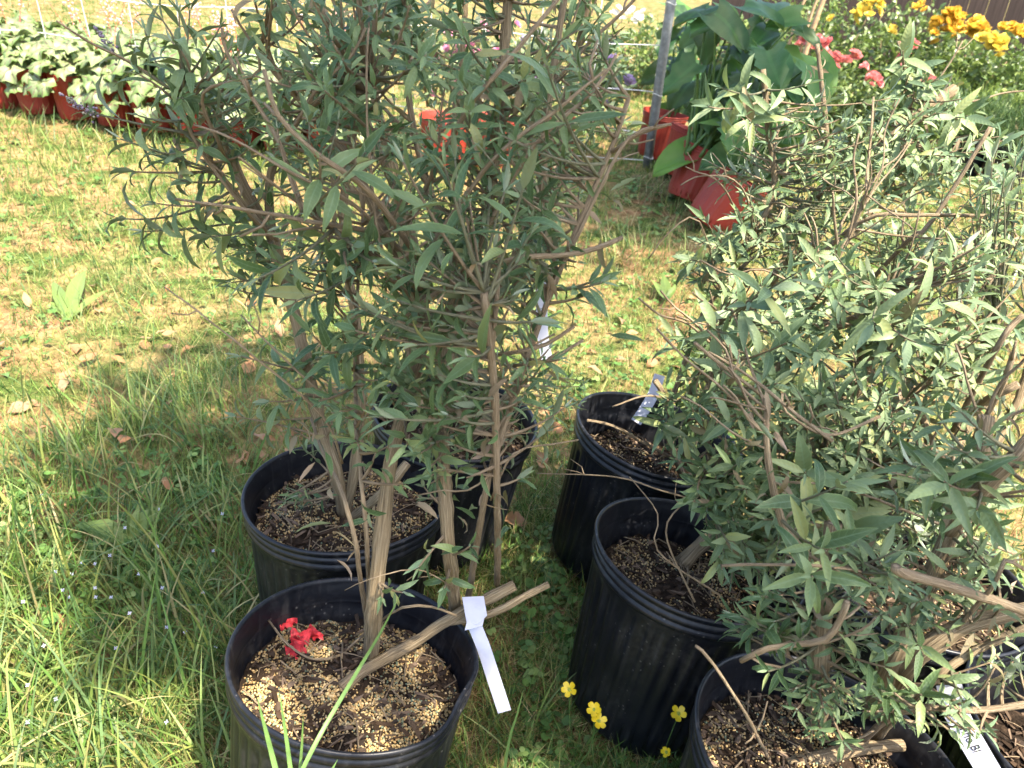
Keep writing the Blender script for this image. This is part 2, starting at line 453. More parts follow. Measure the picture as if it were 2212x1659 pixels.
wooden_fence()

# ------------------------------------------------------------------ leaf shapes
def leaf_mesh(name, mat, wid, droop, fold, twist=0.0, rows=7, half=2, wave=0.0, rnd=0.0, tipness=1.0, seed=0):
    """upper side +z, from the stalk at the origin along +x, length 1"""
    rng = random.Random(seed)
    V = []; A = []
    x = z = 0.0; px_ = 0
    for i in range(rows):
        t = i / (rows - 1)
        w = wid * (math.sin(math.pi * min(1, t ** 0.80)) ** 0.85) * (1 - 0.25 * t * tipness)
        if i == 0: w = wid * 0.10
        if i == rows - 1: w = 0.002
        ang = -droop * t * t * 1.0 + 0.10
        if i:
            x += math.cos(ang) / (rows - 1); z += math.sin(ang) / (rows - 1)
        tw = twist * t
        for k in range(-half, half + 1):
            s = k / half
            jag = 1.0
            if abs(k) == half: jag = 1.0 + (0.05 if i % 2 else -0.03)
            yy = s * w * jag
            zz = abs(yy) * fold + wave * math.sin(7 * t + 2.2 * s + seed) * w
            yr = yy * math.cos(tw) - zz * math.sin(tw); zr = yy * math.sin(tw) + zz * math.cos(tw)
            V.append((x - zr * math.sin(ang), yr, z + zr * math.cos(ang)))
            A.append((t, s, 0))
    m = 2 * half + 1
    i, j = np.meshgrid(np.arange(rows - 1), np.arange(m - 1), indexing='ij')
    Q = np.stack([i * m + j, (i + 1) * m + j, (i + 1) * m + j + 1, i * m + j + 1], -1).reshape(-1, 4)
    me = mesh_from(name, V, Q, mat, True, {'luv': np.array(A)})
    return me, np.array(V), Q, np.array(A)

LEAF = {}
for nm in ('bush_leaf', 'pale_leaf', 'grey_leaf', 'dry_leaf'):
    L = []
    for k in range(8):
        rr = random.Random(k * 7 + 1)
        L.append((leaf_mesh('leaf', M[nm], rr.uniform(0.105, 0.155), [0.15, .35, .55, .75, .95, 1.2, .45, 1.55][k], rr.uniform(0.15, 0.5), rr.uniform(-.5, .5), 7, 2, rr.uniform(0, .12) + (0.25 if nm == 'dry_leaf' else 0), seed=k)[0],
                  leaf_mesh('leaf_lo', M[nm], rr.uniform(0.105, 0.15), [0.15, .35, .55, .75, .95, 1.2, .45, 1.55][k], rr.uniform(0.15, 0.5), rr.uniform(-.5, .5), 5, 1, 0, seed=k)[1:]))
    LEAF[nm] = L

def frame(d, n):
    d = Vector(d).normalized(); n = Vector(n)
    y = n.cross(d)
    if y.length < 1e-6: y = Vector((0, 1, 0)).cross(d)
    y.normalize(); n = d.cross(y)
    return Matrix((d, y, n)).transposed()

class Foliage:
    """leaves of one plant: (distance, kind, variant, matrix); the nearest become parts, the rest one mass"""
    def __init__(s): s.items = []
    def leaf(s, kind, var, pos, R, size):
        m = Matrix.Translation(pos) @ (R.to_4x4() @ Matrix.Diagonal((size[0], size[1], size[2], 1.0)))
        s.items.append(((Vector(pos) - CAM).length, kind, var, m))
    def build(s, root, keep=300, seed=1):
        rng = np.random.default_rng(seed)
        s.items.sort(key=lambda q: q[0])
        # leaves that show in the frame first
        inf, outf = [], []
        for it in s.items:
            c = RC.transposed() @ (it[3].translation - CAM)
            u = c.x / -c.z * F_; v = c.y / -c.z * F_
            (inf if c.z < 0 and abs(u) < W_ / 2 and abs(v) < H_ / 2 else outf).append(it)
        for it in inf[:keep]:
            o = ob('leaf', LEAF[it[1]][it[2]][0], root, keep=False)
            o.matrix_parent_inverse = Matrix.Translation(-root.location)
            o.matrix_basis = it[3]
        rest = inf[keep:] + outf
        by = {}
        for it in rest: by.setdefault(it[1], []).append(it)
        for kind, its in by.items():
            VV = []; QQ = []; AA = []; RR = []; n = 0
            for it in its:
                V, Q, A = LEAF[kind][it[2]][1]
                m = np.array(it[3])
                VV.append(V @ m[:3, :3].T + m[:3, 3]); QQ.append(Q + n); AA.append(A); RR.append(np.full(len(V), rng.random())); n += len(V)
            me = mesh_from('foliage', np.concatenate(VV), np.concatenate(QQ), M[kind], True, {'luv': np.concatenate(AA), 'rnd': np.concatenate(RR)})
            ob({'bush_leaf': 'foliage', 'grey_leaf': 'foliage', 'pale_leaf': 'young_foliage', 'dry_leaf': 'withered_foliage'}[kind], me, root, kind='stuff')

# ------------------------------------------------------------------ black nursery pots
def pot_meshes(R, H, mat, ribs=40, squash=0.0, phi=0.0, dent=None, seg=160, name='pot'):
    ang = np.linspace(0, 2 * np.pi, seg, endpoint=False)
    def ring(r, z, flute=0.0):
        rr = np.full(seg, r)
        if flute:
            f = 0.5 + 0.5 * np.cos(ang * ribs)
            rr = rr - flute * np.clip(f * 1.6 - 0.5, 0, 1)
        k = (z / H) ** 1.5
        rr = rr * (1 + squash * k * np.cos(2 * (ang - phi)) + 0.006 * k * np.cos(3 * ang + 1.0 + phi))
        if dent:
            d = np.angle(np.exp(1j * (ang - dent[0])))
            rr = rr - dent[1] * k ** 2 * np.exp(-(d / dent[2]) ** 2)
        zz = z + 0.004 * k * np.cos(2 * ang + phi * 2) * (1 if squash else 0)
        return np.stack([rr * np.cos(ang), rr * np.sin(ang), np.full(seg, 0) + zz], -1)
    def lathe(prof, nm):
        V = np.concatenate([ring(R * r, H * z, R * f) for r, z, f in prof])
        n = len(prof)
        i, j = np.meshgrid(np.arange(n - 1), np.arange(seg), indexing='ij'); j2 = (j + 1) % seg
        Q = np.stack([i * seg + j, i * seg + j2, (i + 1) * seg + j2, (i + 1) * seg + j], -1).reshape(-1, 4)
        return mesh_from(nm, V, Q, mat)
    body = lathe([(0.0, 0.015, 0), (0.78, 0.0, 0), (0.80, 0.02, 0.010), (0.84, 0.2, 0.030), (0.88, 0.45, 0.030), (0.915, 0.70, 0.030), (0.928, 0.80, 0.026), (0.934, 0.835, 0.006), (0.937, 0.85, 0), (0.945, 0.885, 0)], 'body')
    inner = lathe([(0.925, 0.885, 0), (0.922, 0.86, 0), (0.905, 0.835, 0.002), (0.895, 0.80, 0.022), (0.885, 0.70, 0.024), (0.86, 0.50, 0.02), (0.83, 0.3, 0.02), (0.80, 0.06, 0.0), (0.0, 0.05, 0)], 'inner_wall')
    rim = lathe([(0.944, 0.878, 0), (0.972, 0.882, 0), (0.978, 0.895, 0), (0.974, 0.910, 0), (0.962, 0.916, 0), (0.964, 0.924, 0), (0.980, 0.930, 0), (0.984, 0.944, 0), (0.976, 0.955, 0), (0.966, 0.960, 0), (0.972, 0.970, 0),
                 (0.992, 0.976, 0), (1.0, 0.988, 0), (0.996, 0.999, 0), (0.982, 1.004, 0), (0.966, 0.999, 0), (0.958, 0.985, 0), (0.954, 0.962, 0), (0.944, 0.952, 0), (0.942, 0.935, 0), (0.934, 0.925, 0), (0.934, 0.90, 0), (0.925, 0.884, 0)], 'rim')
    return body, inner, rim

def pebble_mass(P, rad, cols, name, mat, detail=1):
    """many small grains in one mesh"""
    t = (1 + 5 ** .5) / 2
    iv = np.array([[-1, t, 0], [1, t, 0], [-1, -t, 0], [1, -t, 0], [0, -1, t], [0, 1, t], [0, -1, -t], [0, 1, -t], [t, 0, -1], [t, 0, 1], [-t, 0, -1], [-t, 0, 1]], float)
    iv /= np.linalg.norm(iv[0])
    f = np.array([[0, 11, 5], [0, 5, 1], [0, 1, 7], [0, 7, 10], [0, 10, 11], [1, 5, 9], [5, 11, 4], [11, 10, 2], [10, 7, 6], [7, 1, 8], [3, 9, 4], [3, 4, 2], [3, 2, 6], [3, 6, 8], [3, 8, 9], [4, 9, 5], [2, 4, 11], [6, 2, 10], [8, 6, 7], [9, 8, 1]])
    n = len(P)
    V = (P[:, None, :] + iv[None] * rad[:, None, None]).reshape(-1, 3)
    Fc = (f[None] + (np.arange(n) * 12)[:, None, None]).reshape(-1, 3)
    C = np.repeat(np.concatenate([cols, np.ones((n, 1))], 1), 12, 0)
    return mesh_from(name, V, Fc, mat, True, {'col': C})

def chip_mass(P, sx, sy, sz, cols, name, mat, rng):
    n = len(P)
    bx = np.array([[x, y, z] for x in (-.5, .5) for y in (-.5, .5) for z in (-.5, .5)])
    f = np.array([[0, 1, 3, 2], [4, 6, 7, 5], [0, 4, 5, 1], [2, 3, 7, 6], [0, 2, 6, 4], [1, 5, 7, 3]])
    v = bx[None] * np.stack([sx, sy, sz], -1)[:, None, :] * (1 + rng.uniform(-.75, .45, (n, 8, 3)))
    a = rng.uniform(0, 6.28, n); b = rng.normal(0, .25, n)
    ca, sa, cb, sb = np.cos(a), np.sin(a), np.cos(b), np.sin(b)
    x = v[..., 0] * cb[:, None] + v[..., 2] * sb[:, None]; z = -v[..., 0] * sb[:, None] + v[..., 2] * cb[:, None]; y = v[..., 1]
    X = x * ca[:, None] - y * sa[:, None]; Y = x * sa[:, None] + y * ca[:, None]
    V = (np.stack([X, Y, z], -1) + P[:, None, :]).reshape(-1, 3)
    Fc = (f[None] + (np.arange(n) * 8)[:, None, None]).reshape(-1, 4)
    C = np.repeat(np.concatenate([cols, np.ones((n, 1))], 1), 8, 0)
    return mesh_from(name, V, Fc, mat, False, {'col': C})

POTS = []          # (x, y, radius) on the ground, kept free of grass
POT = {}
def black_pot(key, px, py, label, tilt=(0.0, 0.14), soil=0.80, n_grain=3000, R=0.16, H=0.30, squash=0.0, phi=0.0, dent=None, lit=(1, 1), seed=1, rimz=None):
    rng = np.random.default_rng(seed)
    Rm = Matrix.Rotation(tilt[1], 4, 'Y') @ Matrix.Rotation(tilt[0], 4, 'X')
    rim_c = PZ(px, py, rimz if rimz else H * math.cos(tilt[1]) * math.cos(tilt[0]))
    base = rim_c - Rm @ Vector((0, 0, H))
    base.z = -0.03 if base.z < -0.03 else base.z
    root = thing('black_pot', base, label, 'pot', 'black nursery pots')
    root.rotation_euler = Rm.to_euler()
    body, inner, rim = pot_meshes(R, H, M['black_plastic'], 40, squash, phi, dent)
    for nm, me in (('body', body), ('inner_wall', inner), ('rim', rim)):
        ob(nm, me, root, keep=False)
    zs = soil * H; rs = R * (0.80 + 0.12 * soil) * 0.985
    # soil: an uneven disc
    nr, na = 18, 60
    rr = np.linspace(0, 1, nr); aa = np.linspace(0, 2 * np.pi, na, endpoint=False)
    def hz(x, y): return zs + 0.006 * np.sin(38 * x + seed) * np.cos(31 * y) + 0.004 * np.sin(90 * x + 60 * y) + 0.012 * (1 - (np.hypot(x, y) / rs) ** 2)
    sq = lambda a: 1 + squash * soil ** 1.5 * np.cos(2 * (a - phi)) - (dent[1] / R * soil ** 3 * np.exp(-(np.angle(np.exp(1j * (a - dent[0]))) / dent[2]) ** 2) if dent else 0)
    A_, R_ = np.meshgrid(aa, rr)
    X = R_ * rs * sq(A_) * np.cos(A_); Y = R_ * rs * sq(A_) * np.sin(A_)
    V = np.stack([X, Y, hz(X, Y)], -1).reshape(-1, 3)
    i, j = np.meshgrid(np.arange(nr - 1), np.arange(na), indexing='ij'); j2 = (j + 1) % na
    Q = np.stack([i * na + j, i * na + j2, (i + 1) * na + j2, (i + 1) * na + j], -1).reshape(-1, 4)
    ob('soil', mesh_from('soil', V, Q, M['soil']), root, keep=False)
    def scatter(n, lift):
        r = np.sqrt(rng.random(n)) * 0.97; a = rng.random(n) * 2 * np.pi
        x = r * rs * sq(a) * np.cos(a); y = r * rs * sq(a) * np.sin(a)
        return np.stack([x, y, hz(x, y) + lift], -1)
    if n_grain:
        P = scatter(n_grain, 0.0)
        # bare dark patches between drifts of grains
        k = np.sin(P[:, 0] * 46 + seed * 1.7) + np.sin(P[:, 1] * 52 - seed) + 0.9 * np.sin(P[:, 0] * 90 - P[:, 1] * 70 + seed)
        P = P[k + rng.normal(0, .7, n_grain) > (-1.0 if seed == 3 else -0.6)]; n = len(P)
        P[:, 2] += rng.uniform(-.0012, .0026, n)
        pal = np.array([[0.40, 0.27, 0.105], [0.48, 0.34, 0.15], [0.33, 0.21, 0.085], [0.27, 0.22, 0.11], [0.50, 0.38, 0.20]])
        c = pal[rng.integers(0, 5, n)] * rng.uniform(0.7, 1.1, (n, 1))
        gk = rng.random(n) < 0.06 + 0.12 * (np.sin(P[:, 0] * 30 + P[:, 1] * 25) > 0.3)
        c[gk] = np.array([0.13, 0.17, 0.11]) * rng.uniform(.7, 1.2, (gk.sum(), 1))
        me = pebble_mass(P, rng.uniform(0.0011, 0.0019, n), c, 'fertiliser_grains', M['grain'])
        ob('fertiliser_grains', me, root, keep=False, kind='stuff')
    nc = 420
    P = scatter(nc, 0.003)
    pal = np.array([[0.025, 0.016, 0.010], [0.05, 0.032, 0.02], [0.075, 0.052, 0.035], [0.14, 0.10, 0.07], [0.035, 0.026, 0.02]])
    c = pal[rng.integers(0, 5, nc)]
    me = chip_mass(P, rng.uniform(.006, .024, nc), rng.uniform(.002, .007, nc), rng.uniform(.001, .003, nc), c, 'mulch', M['mulch'], rng)
    ob('mulch', me, root, keep=False, kind='stuff')
    # straws and bits of twig on the soil
    mb = MB()
    for q in range(48):
        p = scatter(1, 0.006)[0]; a = rng.random() * 6.28; l = rng.uniform(.015, .055)
        d = np.array([math.cos(a), math.sin(a), rng.normal(0, .12)])
        C = np.array([p - d * l / 2, p + np.array([0, 0, .002]), p + d * l / 2])
        C = C * np.where(np.hypot(C[:, :1], C[:, 1:2]) > rs * .97, 0.86, 1.0) * np.array([1, 1, 0]) + C * np.array([0, 0, 1])
        v, f, uv = tube(C, rng.uniform(.0006, .0013), 4, False); mb.add(v, f, bark=uv)
    ob('straw', mb.mesh('straw', M['twig']), root, keep=False, kind='stuff')
    gb = root.location
    POTS.append((gb.x, gb.y, R * 0.80)); POTS.append((gb.x + math.tan(tilt[1]) * 0.1, gb.y, R * 0.8))
    Mw = Matrix.Translation(base) @ Rm
    POT[key] = (Mw, R, H, zs, rs, hz)
    return root
def on_soil(key, x, y, lift=0.0):
    Mw, R, H, zs, rs, hz = POT[key]
    return Mw @ Vector((x, y, float(hz(x, y)) + lift))
def soil_at(key, px, py, lift=0.0):
    """where the sight line through a pixel meets the soil of a pot"""
    Mw, R, H, zs, rs, hz = POT[key]
    inv = Mw.inverted(); o = inv @ CAM; d = inv.to_3x3() @ ray(px, py)
    return Mw @ (o + d * ((zs + 0.006 + lift - o.z) / d.z))

black_pot('A', 775, 1412, 'black pot with red petals on its soil, in front on the left', (-0.17, 0.15), 0.80, 12000, squash=0.0, phi=0.4, dent=(math.radians(-18), 0.016, 0.35), seed=3)
black_pot('B', 752, 1062, 'black ribbed pot half hidden behind the pot with red petals', (-0.07, 0.07), 0.83, 6500, squash=0.03, phi=0.6, seed=4)
black_pot('C', 985, 893, 'black pot at the back of the left group beside the sunny grass', (-0.04, 0.12), 0.84, 600, seed=5)
black_pot('D', 1425, 935, 'black pot with a white tag hanging inside its far wall', (-0.06, 0.20), 0.70, 2200, squash=0.05, phi=0.3, seed=6)
black_pot('E', 1510, 1195, 'black pot leaning right with its smooth dark side above the buttercups', (-0.11, 0.17), 0.74, 4500, squash=0.05, phi=0.2, seed=7)
black_pot('F', 1790, 1625, 'black pot cut off by the bottom edge below the thick twin stems', (-0.10, 0.15), 0.80, 8000, seed=8, squash=0.02, phi=0.5)
black_pot('G', 1990, 1235, 'black pot mostly hidden behind the stems at the right', (0.0, 0.08), 0.84, 1500, seed=9)
black_pot('H', 2395, 1590, 'black pot whose curved rim shows at the lower right corner', (0.0, 0.02), 0.55, 0, seed=10)

# ------------------------------------------------------------------ butterfly bushes
def stem_curve(pts, r0, r1, rng, step=0.018, wob=0.003):
    C = catmull([P3(p) if not isinstance(p, Vector) else p for p in pts], step)
    n = len(C)
    R = np.linspace(r0, r1, n)
    k = np.cumsum(rng.normal(0, 1, (n, 3)), 0)
    k -= np.linspace(0, 1, n)[:, None] * k[-1]
    C = C + wob * 0.22 * k / (np.abs(k).max() + 1e-6) * min(4, n / 6)
    R = R * (1 + 0.06 * rng.normal(0, 1, n).clip(-1.5, 1.5))
    return C, R

class Bush:
    def __init__(s, name, base, label, seed, scale=1.0, many=1.9, group='butterfly bushes'):
        s.scale = scale; s.many = many
        s.root = thing(name, base, label, 'shrub', group)
        s.rng = np.random.default_rng(seed); s.seed = seed
        s.S = []; s.R = []; s.fol = Foliage(); s.shoots = []
    def stem(s, pts, w0, w1, name='stem', mat='bark', host=True, sides=10, wob=0.002):
        """w0, w1: thickness in metres at the bottom and the top"""
        C, R = stem_curve(pts, w0 / 2, w1 / 2, s.rng, wob=wob)
        if w0 > 0.012:       # knots and a swollen foot
            for q in s.rng.integers(2, max(3, len(R) - 2), max(1, len(R) // 7)): R[q] *= 1.15
            R[0] *= 1.12
        v, f, uv = tube(C, R, sides)
        ob(name, mesh_from(name, v, f, M[mat], True, {'bark': uv}), s.root)
        if host: s.S.append(C); s.R.append(R)
        return C
    def twig(s, pts, w0, w1, wob=0.0018, forks=2):
        C = s.stem(pts, w0, w1, 'bare_twig', 'twig', host=False, sides=7, wob=wob)
        # short broken side spurs and nodes
        for q in range(forks):
            i = int(s.rng.integers(1, len(C) - 1)); t = C[min(i + 1, len(C) - 1)] - C[i - 1]; t /= np.linalg.norm(t)
            d = s.rng.normal(0, 1, 3); d -= t * d.dot(t); d /= np.linalg.norm(d)
            l = s.rng.uniform(.006, .03)
            v, f, uv = tube(np.array([C[i], C[i] + (t * .5 + d) * l * .5, C[i] + (t + d) * l]), np.linspace(w0 * .32, w0 * .2, 3), 5)
            ob('spur', mesh_from('spur', v, f, M['twig'], True, {'bark': uv}), s.root)
        return C
    def hosts(s):
        return np.concatenate(s.S), np.concatenate(s.R)
    def shoot(s, tip, base=None, kind='bush_leaf', size=0.065, pairs=5, thick=0.0022, direction=None, maxlen=0.22, droopy=0):
        rng = s.rng
        tip = np.array(tip, float)
        if base is None:
            P, R = s.hosts()
            d = np.linalg.norm(P - tip, axis=1) + 0.6 * np.maximum(0, P[:, 2] - tip[2] + 0.02)
            base = P[np.argmin(d + rng.uniform(0, .04, len(d)))]
        base = np.array(base, float)
        v = tip - base; L = np.linalg.norm(v)
        if L < 0.02: return
        side = np.cross(v / L, [0, 0, 1.0]); sn = np.linalg.norm(side); side = side / sn if sn > 1e-3 else np.array([1.0, 0, 0])
        bendv = np.array([0, 0, -1.0]) * 0.10 * L + side * rng.normal(0, 0.07) * L
        ctrl = base + v * 0.5 + bendv
        if direction is not None: ctrl = tip - np.array(direction) / np.linalg.norm(direction) * L * 0.5
        n = max(5, int(L / 0.012))
        t = np.linspace(0, 1, n)[:, None]
        C = (1 - t) ** 2 * base + 2 * t * (1 - t) * ctrl + t * t * tip
        vt, f, uv = tube(C, np.linspace(thick, 0.0009, n), 5, True)
        s.shoots.append(((Vector(tip) - CAM).length, vt, f, uv, 'shoot' if L < 0.28 and rng.random() < .7 else 'twig'))
        seg = np.concatenate([[0], np.cumsum(np.linalg.norm(np.diff(C, axis=0), axis=1))]); Lc = seg[-1]
        ax0 = rng.uniform(0, math.pi)
        gap = rng.uniform(0.015, 0.024) * s.scale * (size / 0.065)
        for k in range(pairs):
            dist = Lc - (0.002 + gap * (k ** 1.15) * 0.9)
            if dist < 0.01: break
            i = min(np.searchsorted(seg, dist), n - 1); i = max(1, i)
            pos = C[i]; tn = C[i] - C[i - 1]; tn /= np.linalg.norm(tn)
            a = np.cross(tn, [0.0, 0.0, 1.0]);
            if np.linalg.norm(a) < .05: a = np.array([1.0, 0, 0])
            a /= np.linalg.norm(a); b = np.cross(tn, a)
            for sgn in (0, math.pi):
                if k > 1 and rng.random() < 0.10: continue
                ph = ax0 + k * math.pi / 2 + sgn + rng.normal(0, .22)
                rad = a * math.cos(ph) + b * math.sin(ph)
                # young leaves at the tip stand up, older ones spread and hang
                el = math.radians(min(88, 22 + 17 * k + rng.normal(0, 9)))
                d = tn * math.cos(el) + rad * math.sin(el) + np.array([0, 0, -0.10 - 0.05 * k])
                nrm = tn * math.sin(el) - rad * math.cos(el) * 0.7 + np.array([0, 0, 0.55])
                sz = 0.74 * s.scale * size * [0.42, 0.78, 1.0, 1.0, 0.92, 0.85, 0.8, 0.75][min(k, 7)] * rng.uniform(0.78, 1.18)
                kd = 'pale_leaf' if (k == 0 or (k == 1 and rng.random() < (.6 if kind == 'grey_leaf' else .15))) else kind
                if k >= 3 and rng.random() < 0.04: kd = 'dry_leaf'
                var = int(rng.integers(0, 8)) if k > 1 else int(rng.choice([0, 1, 2, 6]))
                if droopy and k > 0: var = int(rng.choice([4, 5, 7]))
                R = frame(d, nrm)
                s.fol.leaf(kd, var, Vector(pos) + Vector(rad) * 0.0015, R, (sz, sz * rng.uniform(.85, 1.1) * (0.8 if k == 0 else 1), sz))
    def blob(s, cx, cy, Y, rx, ry, rY, n, **kw):
        for q in range(int(n * s.many)):
            u = s.rng.normal(0, 1, 3); u /= np.linalg.norm(u); u *= s.rng.random() ** (1 / 2.6)
            p = PY(cx + rx * u[0], cy + ry * u[1], Y + rY * u[2])
            if p.z < 0.22: p.z = 0.22 + s.rng.random() * .05
            k2 = dict(kw); k2['size'] = kw.get('size', 0.062) * s.rng.uniform(.50, .90); k2['pairs'] = int(s.rng.integers(3, 7))
            s.shoot(p, **k2)
    def clutter(s, n, kind='dry_leaf', spread=0.035, size=0.03, zr=(0.0, 1.0)):
        """small withered leaves hanging on the inner stems"""
        P, R = s.hosts()
        P = P[P[:, 2] > .46]
        for q in range(n):
            i = s.rng.integers(0, len(P))
            p = P[i] + s.rng.normal(0, spread * .55, 3)
            d = s.rng.normal(0, 1, 3) + np.array([0, 0, -.4])
            s.fol.leaf(kind, int(s.rng.integers(0, 8)), Vector(p), frame(d, s.rng.normal(0, 1, 3) + np.array([0, 0, 1.0])), (size * s.rng.uniform(.6, 1.4),) * 3)
    def bare(s, n, lmin=.07, lmax=.20):
        P, R = s.hosts()
        P = P[P[:, 2] > .60]
        c = P.mean(0)
        for q in range(n):
            b = P[s.rng.integers(len(P) // 6, len(P))]
            d = (b - c) * [1, 1, .3]; d = d / (np.linalg.norm(d) + .05) + s.rng.normal(0, .55, 3) + [0, -.25, .55]; d[2] = abs(d[2]); d /= np.linalg.norm(d)
            l = s.rng.uniform(lmin, lmax); k = s.rng.normal(0, .035, 3) * l
            w = s.rng.uniform(.0022, .0045)
            s.twig([Vector(b), Vector(b + d * l * .4 + k), Vector(b + d * l * .75 - k * .5), Vector(b + d * l)], w, w * .7, forks=int(s.rng.integers(0, 3)))
    def done(s, keep=300, twigs=14):
        s.bare(twigs)
        s.shoots.sort(key=lambda q: q[0])
        for q in s.shoots[:120]:
            ob('shoot', mesh_from('shoot', q[1], q[2], M[q[4]], True, {'bark': q[3]}), s.root)
        mb = MB()
        for q in s.shoots[120:]: mb.add(q[1], q[2], bark=q[3])
        if mb.n: ob('twigs', mb.mesh('twigs', M['twig']), s.root, kind='stuff')
        s.fol.build(s.root, keep, s.seed)

def pick_colour(n, rg):
    return np.array([[.12, .09, .14], [.17, .13, .17], [.15, .14, .11]])[rg.integers(0, 3, n)]
# --- bush in the front left pot
a0 = soil_at('A', 800, 1425); a1 = soil_at('A', 985, 1330, 0.02)
A = Bush('butterfly_bush', a0, 'leafy butterfly bush rising from the pot with red petals', 11, 0.92, 2.2)
A.stem([a0, (812, 1300, .665), (828, 1150, .69), (845, 1000, .72), (880, 860, .76), (915, 720, .80), (890, 600, .84), (830, 500, .87), (775, 380, .90), (690, 260, .92), (600, 160, .94), (560, 110, .95)], 0.0225, 0.008)
A.stem([a1, (972, 1200, .69), (962, 1050, .71), (958, 900, .74), (955, 780, .78), (985, 640, .80), (1040, 520, .83), (1064, 380, .85), (1082, 200, .88), (1095, 40, .90), (1105, -120, .92)], 0.019, 0.010)
A.stem([(920, 700, .80), (905, 600, .86), (880, 480, .92), (800, 280, 1.0), (730, 120, 1.04), (680, -60, 1.08)], 0.014, 0.007)
A.stem([(915, 720, .80), (860, 600, .80), (790, 540, .78), (700, 480, .76), (655, 455, .75)], 0.011, 0.006)
A.stem([(960, 690, .79), (1060, 640, .84), (1140, 540, .88), (1170, 430, .90), (1180, 250, .93), (1210, 60, .96), (1230, -60, .98)], 0.013, 0.007)
A.stem([(1000, 640, .80), (900, 300, .95), (880, 100, 1.0), (890, -80, 1.02)], 0.010, 0.007)
A.stem([(905, 620, .82), (875, 570, .80), (845, 530, .79), (805, 478, .78)], 0.014, 0.012, host=False)
# the pale bare stems on the right of it
A.stem([soil_at('A', 1010, 1300, 0.02), (1040, 1120, .70), (1065, 1000, .70), (1110, 860, .72), (1160, 720, .74), (1210, 590, .76), (1280, 420, .80), (1330, 300, .83), (1358, 212, .85)], 0.010, 0.005, mat='twig')
A.stem([PZ(1074, 1262, .27), (1073, 1100, .70), (1070, 940, .69), (1060, 780, .68), (1045, 630, .67)], 0.0095, 0.008, mat='twig')
A.stem([(1063, 760, .68), (1073, 640, .69), (1076, 560, .70), (1075, 500, .71)], 0.006, 0.004, mat='twig', host=False)
A.stem([(1058, 740, .70), (1030, 710, .69), (990, 676, .68)], 0.008, 0.007, mat='twig', host=False)
A.stem([soil_at('A', 800, 1390), (770, 1180, .66), (735, 1050, .70), (690, 960, .78), (672, 905, .82)], 0.0075, 0.004, mat='twig')
A.stem([soil_at('A', 798, 1380), (790, 1170, .67), (775, 1010, .70), (766, 860, .75), (770, 640, .80), (785, 420, .84), (795, 160, .86)], 0.0065, 0.003, mat='twig')
# the cut log that lies across the soil
A.stem([soil_at('A', 735, 1490, 0.004), soil_at('A', 800, 1440, 0.018), soil_at('A', 890, 1390, 0.032), PZ(975, 1335, .285), PZ(1040, 1300, .305), PZ(1112, 1264, .325)], 0.017, 0.015, name='cut_log', host=False, wob=.003)
A.stem([PZ(960, 1345, .272), PZ(1060, 1325, .30), PZ(1130, 1290, .315), PZ(1186, 1262, .33)], 0.011, 0.010, name='cut_log', host=False)
# thin bare twigs
A.twig([soil_at('A', 735, 1415, .01), soil_at('A', 680, 1425, .012), soil_at('A', 625, 1395, .02), soil_at('A', 580, 1340, .025)], 0.0036, 0.003, forks=0)
A.twig([soil_at('A', 735, 1415, .01), soil_at('A', 800, 1360, .03), (870, 1315, .64), (935, 1312, .65), (985, 1330, .67)], 0.0034, 0.003, forks=0)
A.twig([(655, 455, .75), (600, 300, .80), (545, 210, .82), (490, 110, .84), (480, 60, .84)], 0.006, 0.003)
A.twig([(620, 305, .82), (680, 200, .8), (760, 120, .8), (790, 60, .8)], 0.004, 0.0025)
A.twig([(880, 560, .80), (760, 440, .74), (640, 380, .72), (500, 300, .72), (420, 270, .74)], 0.005, 0.002)
A.twig([(830, 505, .78), (740, 490, .74), (620, 470, .72), (480, 445, .72), (380, 430, .74)], 0.006, 0.0025)
A.twig([(980, 480, .80), (840, 560, .74), (800, 350, .74), (792, 180, .75), (796, 60, .76)], 0.0035, 0.002, forks=3)
A.twig([(860, 700, .78), (960, 620, .74), (1100, 560, .72), (1250, 545, .74), (1345, 513, .75)], 0.007, 0.005)
A.twig([(1140, 660, .80), (1200, 600, .76), (1280, 440, .76), (1360, 300, .78), (1450, 268, .79)], 0.006, 0.003)
A.twig([(1320, 330, .80), (1380, 290, .79), (1440, 272, .79)], 0.004, 0.002)
A.twig([(1040, 770, .75), (1120, 760, .72), (1180, 745, .72), (1240, 705, .72)], 0.005, 0.004, forks=1)
A.twig([(1110, 790, .74), (1180, 780, .72), (1260, 735, .73)], 0.004, 0.0035, forks=1)
A.twig([(880, 480, .85), (1000, 250, .76), (1060, 170, .75), (1120, 100, .76), (1220, -20, .78)], 0.006, 0.004)
A.twig([(890, 590, .80), (990, 440, .76), (1080, 330, .74), (1200, 240, .76), (1310, 150, .78)], 0.006, 0.003)
A.twig([(1020, 560, .80), (1070, 460, .77), (1160, 310, .78), (1280, 200, .82), (1330, 120, .85)], 0.006, 0.003)
A.twig([(905, 560, .8), (800, 420, .72), (680, 330, .70), (600, 250, .70), (570, 150, .71)], 0.007, 0.004)
A.twig([(1080, 1010, .70), (1010, 1060, .66), (960, 1060, .65), (900, 1070, .66)], 0.0025, 0.0015, forks=1)
A.twig([(740, 1000, .76), (700, 900, .74), (560, 780, .72), (450, 690, .74), (355, 620, .76)], 0.0032, 0.0018)
A.twig([(790, 900, .76), (700, 850, .74), (600, 760, .74), (520, 680, .76)], 0.003, 0.0018)
A.twig([(980, 1270, .68), (900, 1230, .64), (800, 1250, .63), (745, 1275, .63)], 0.0016, 0.001, forks=3)
A.twig([(1060, 1080, .70), (1110, 980, .70), (1190, 960, .72), (1250, 950, .73)], 0.0025, 0.0018)
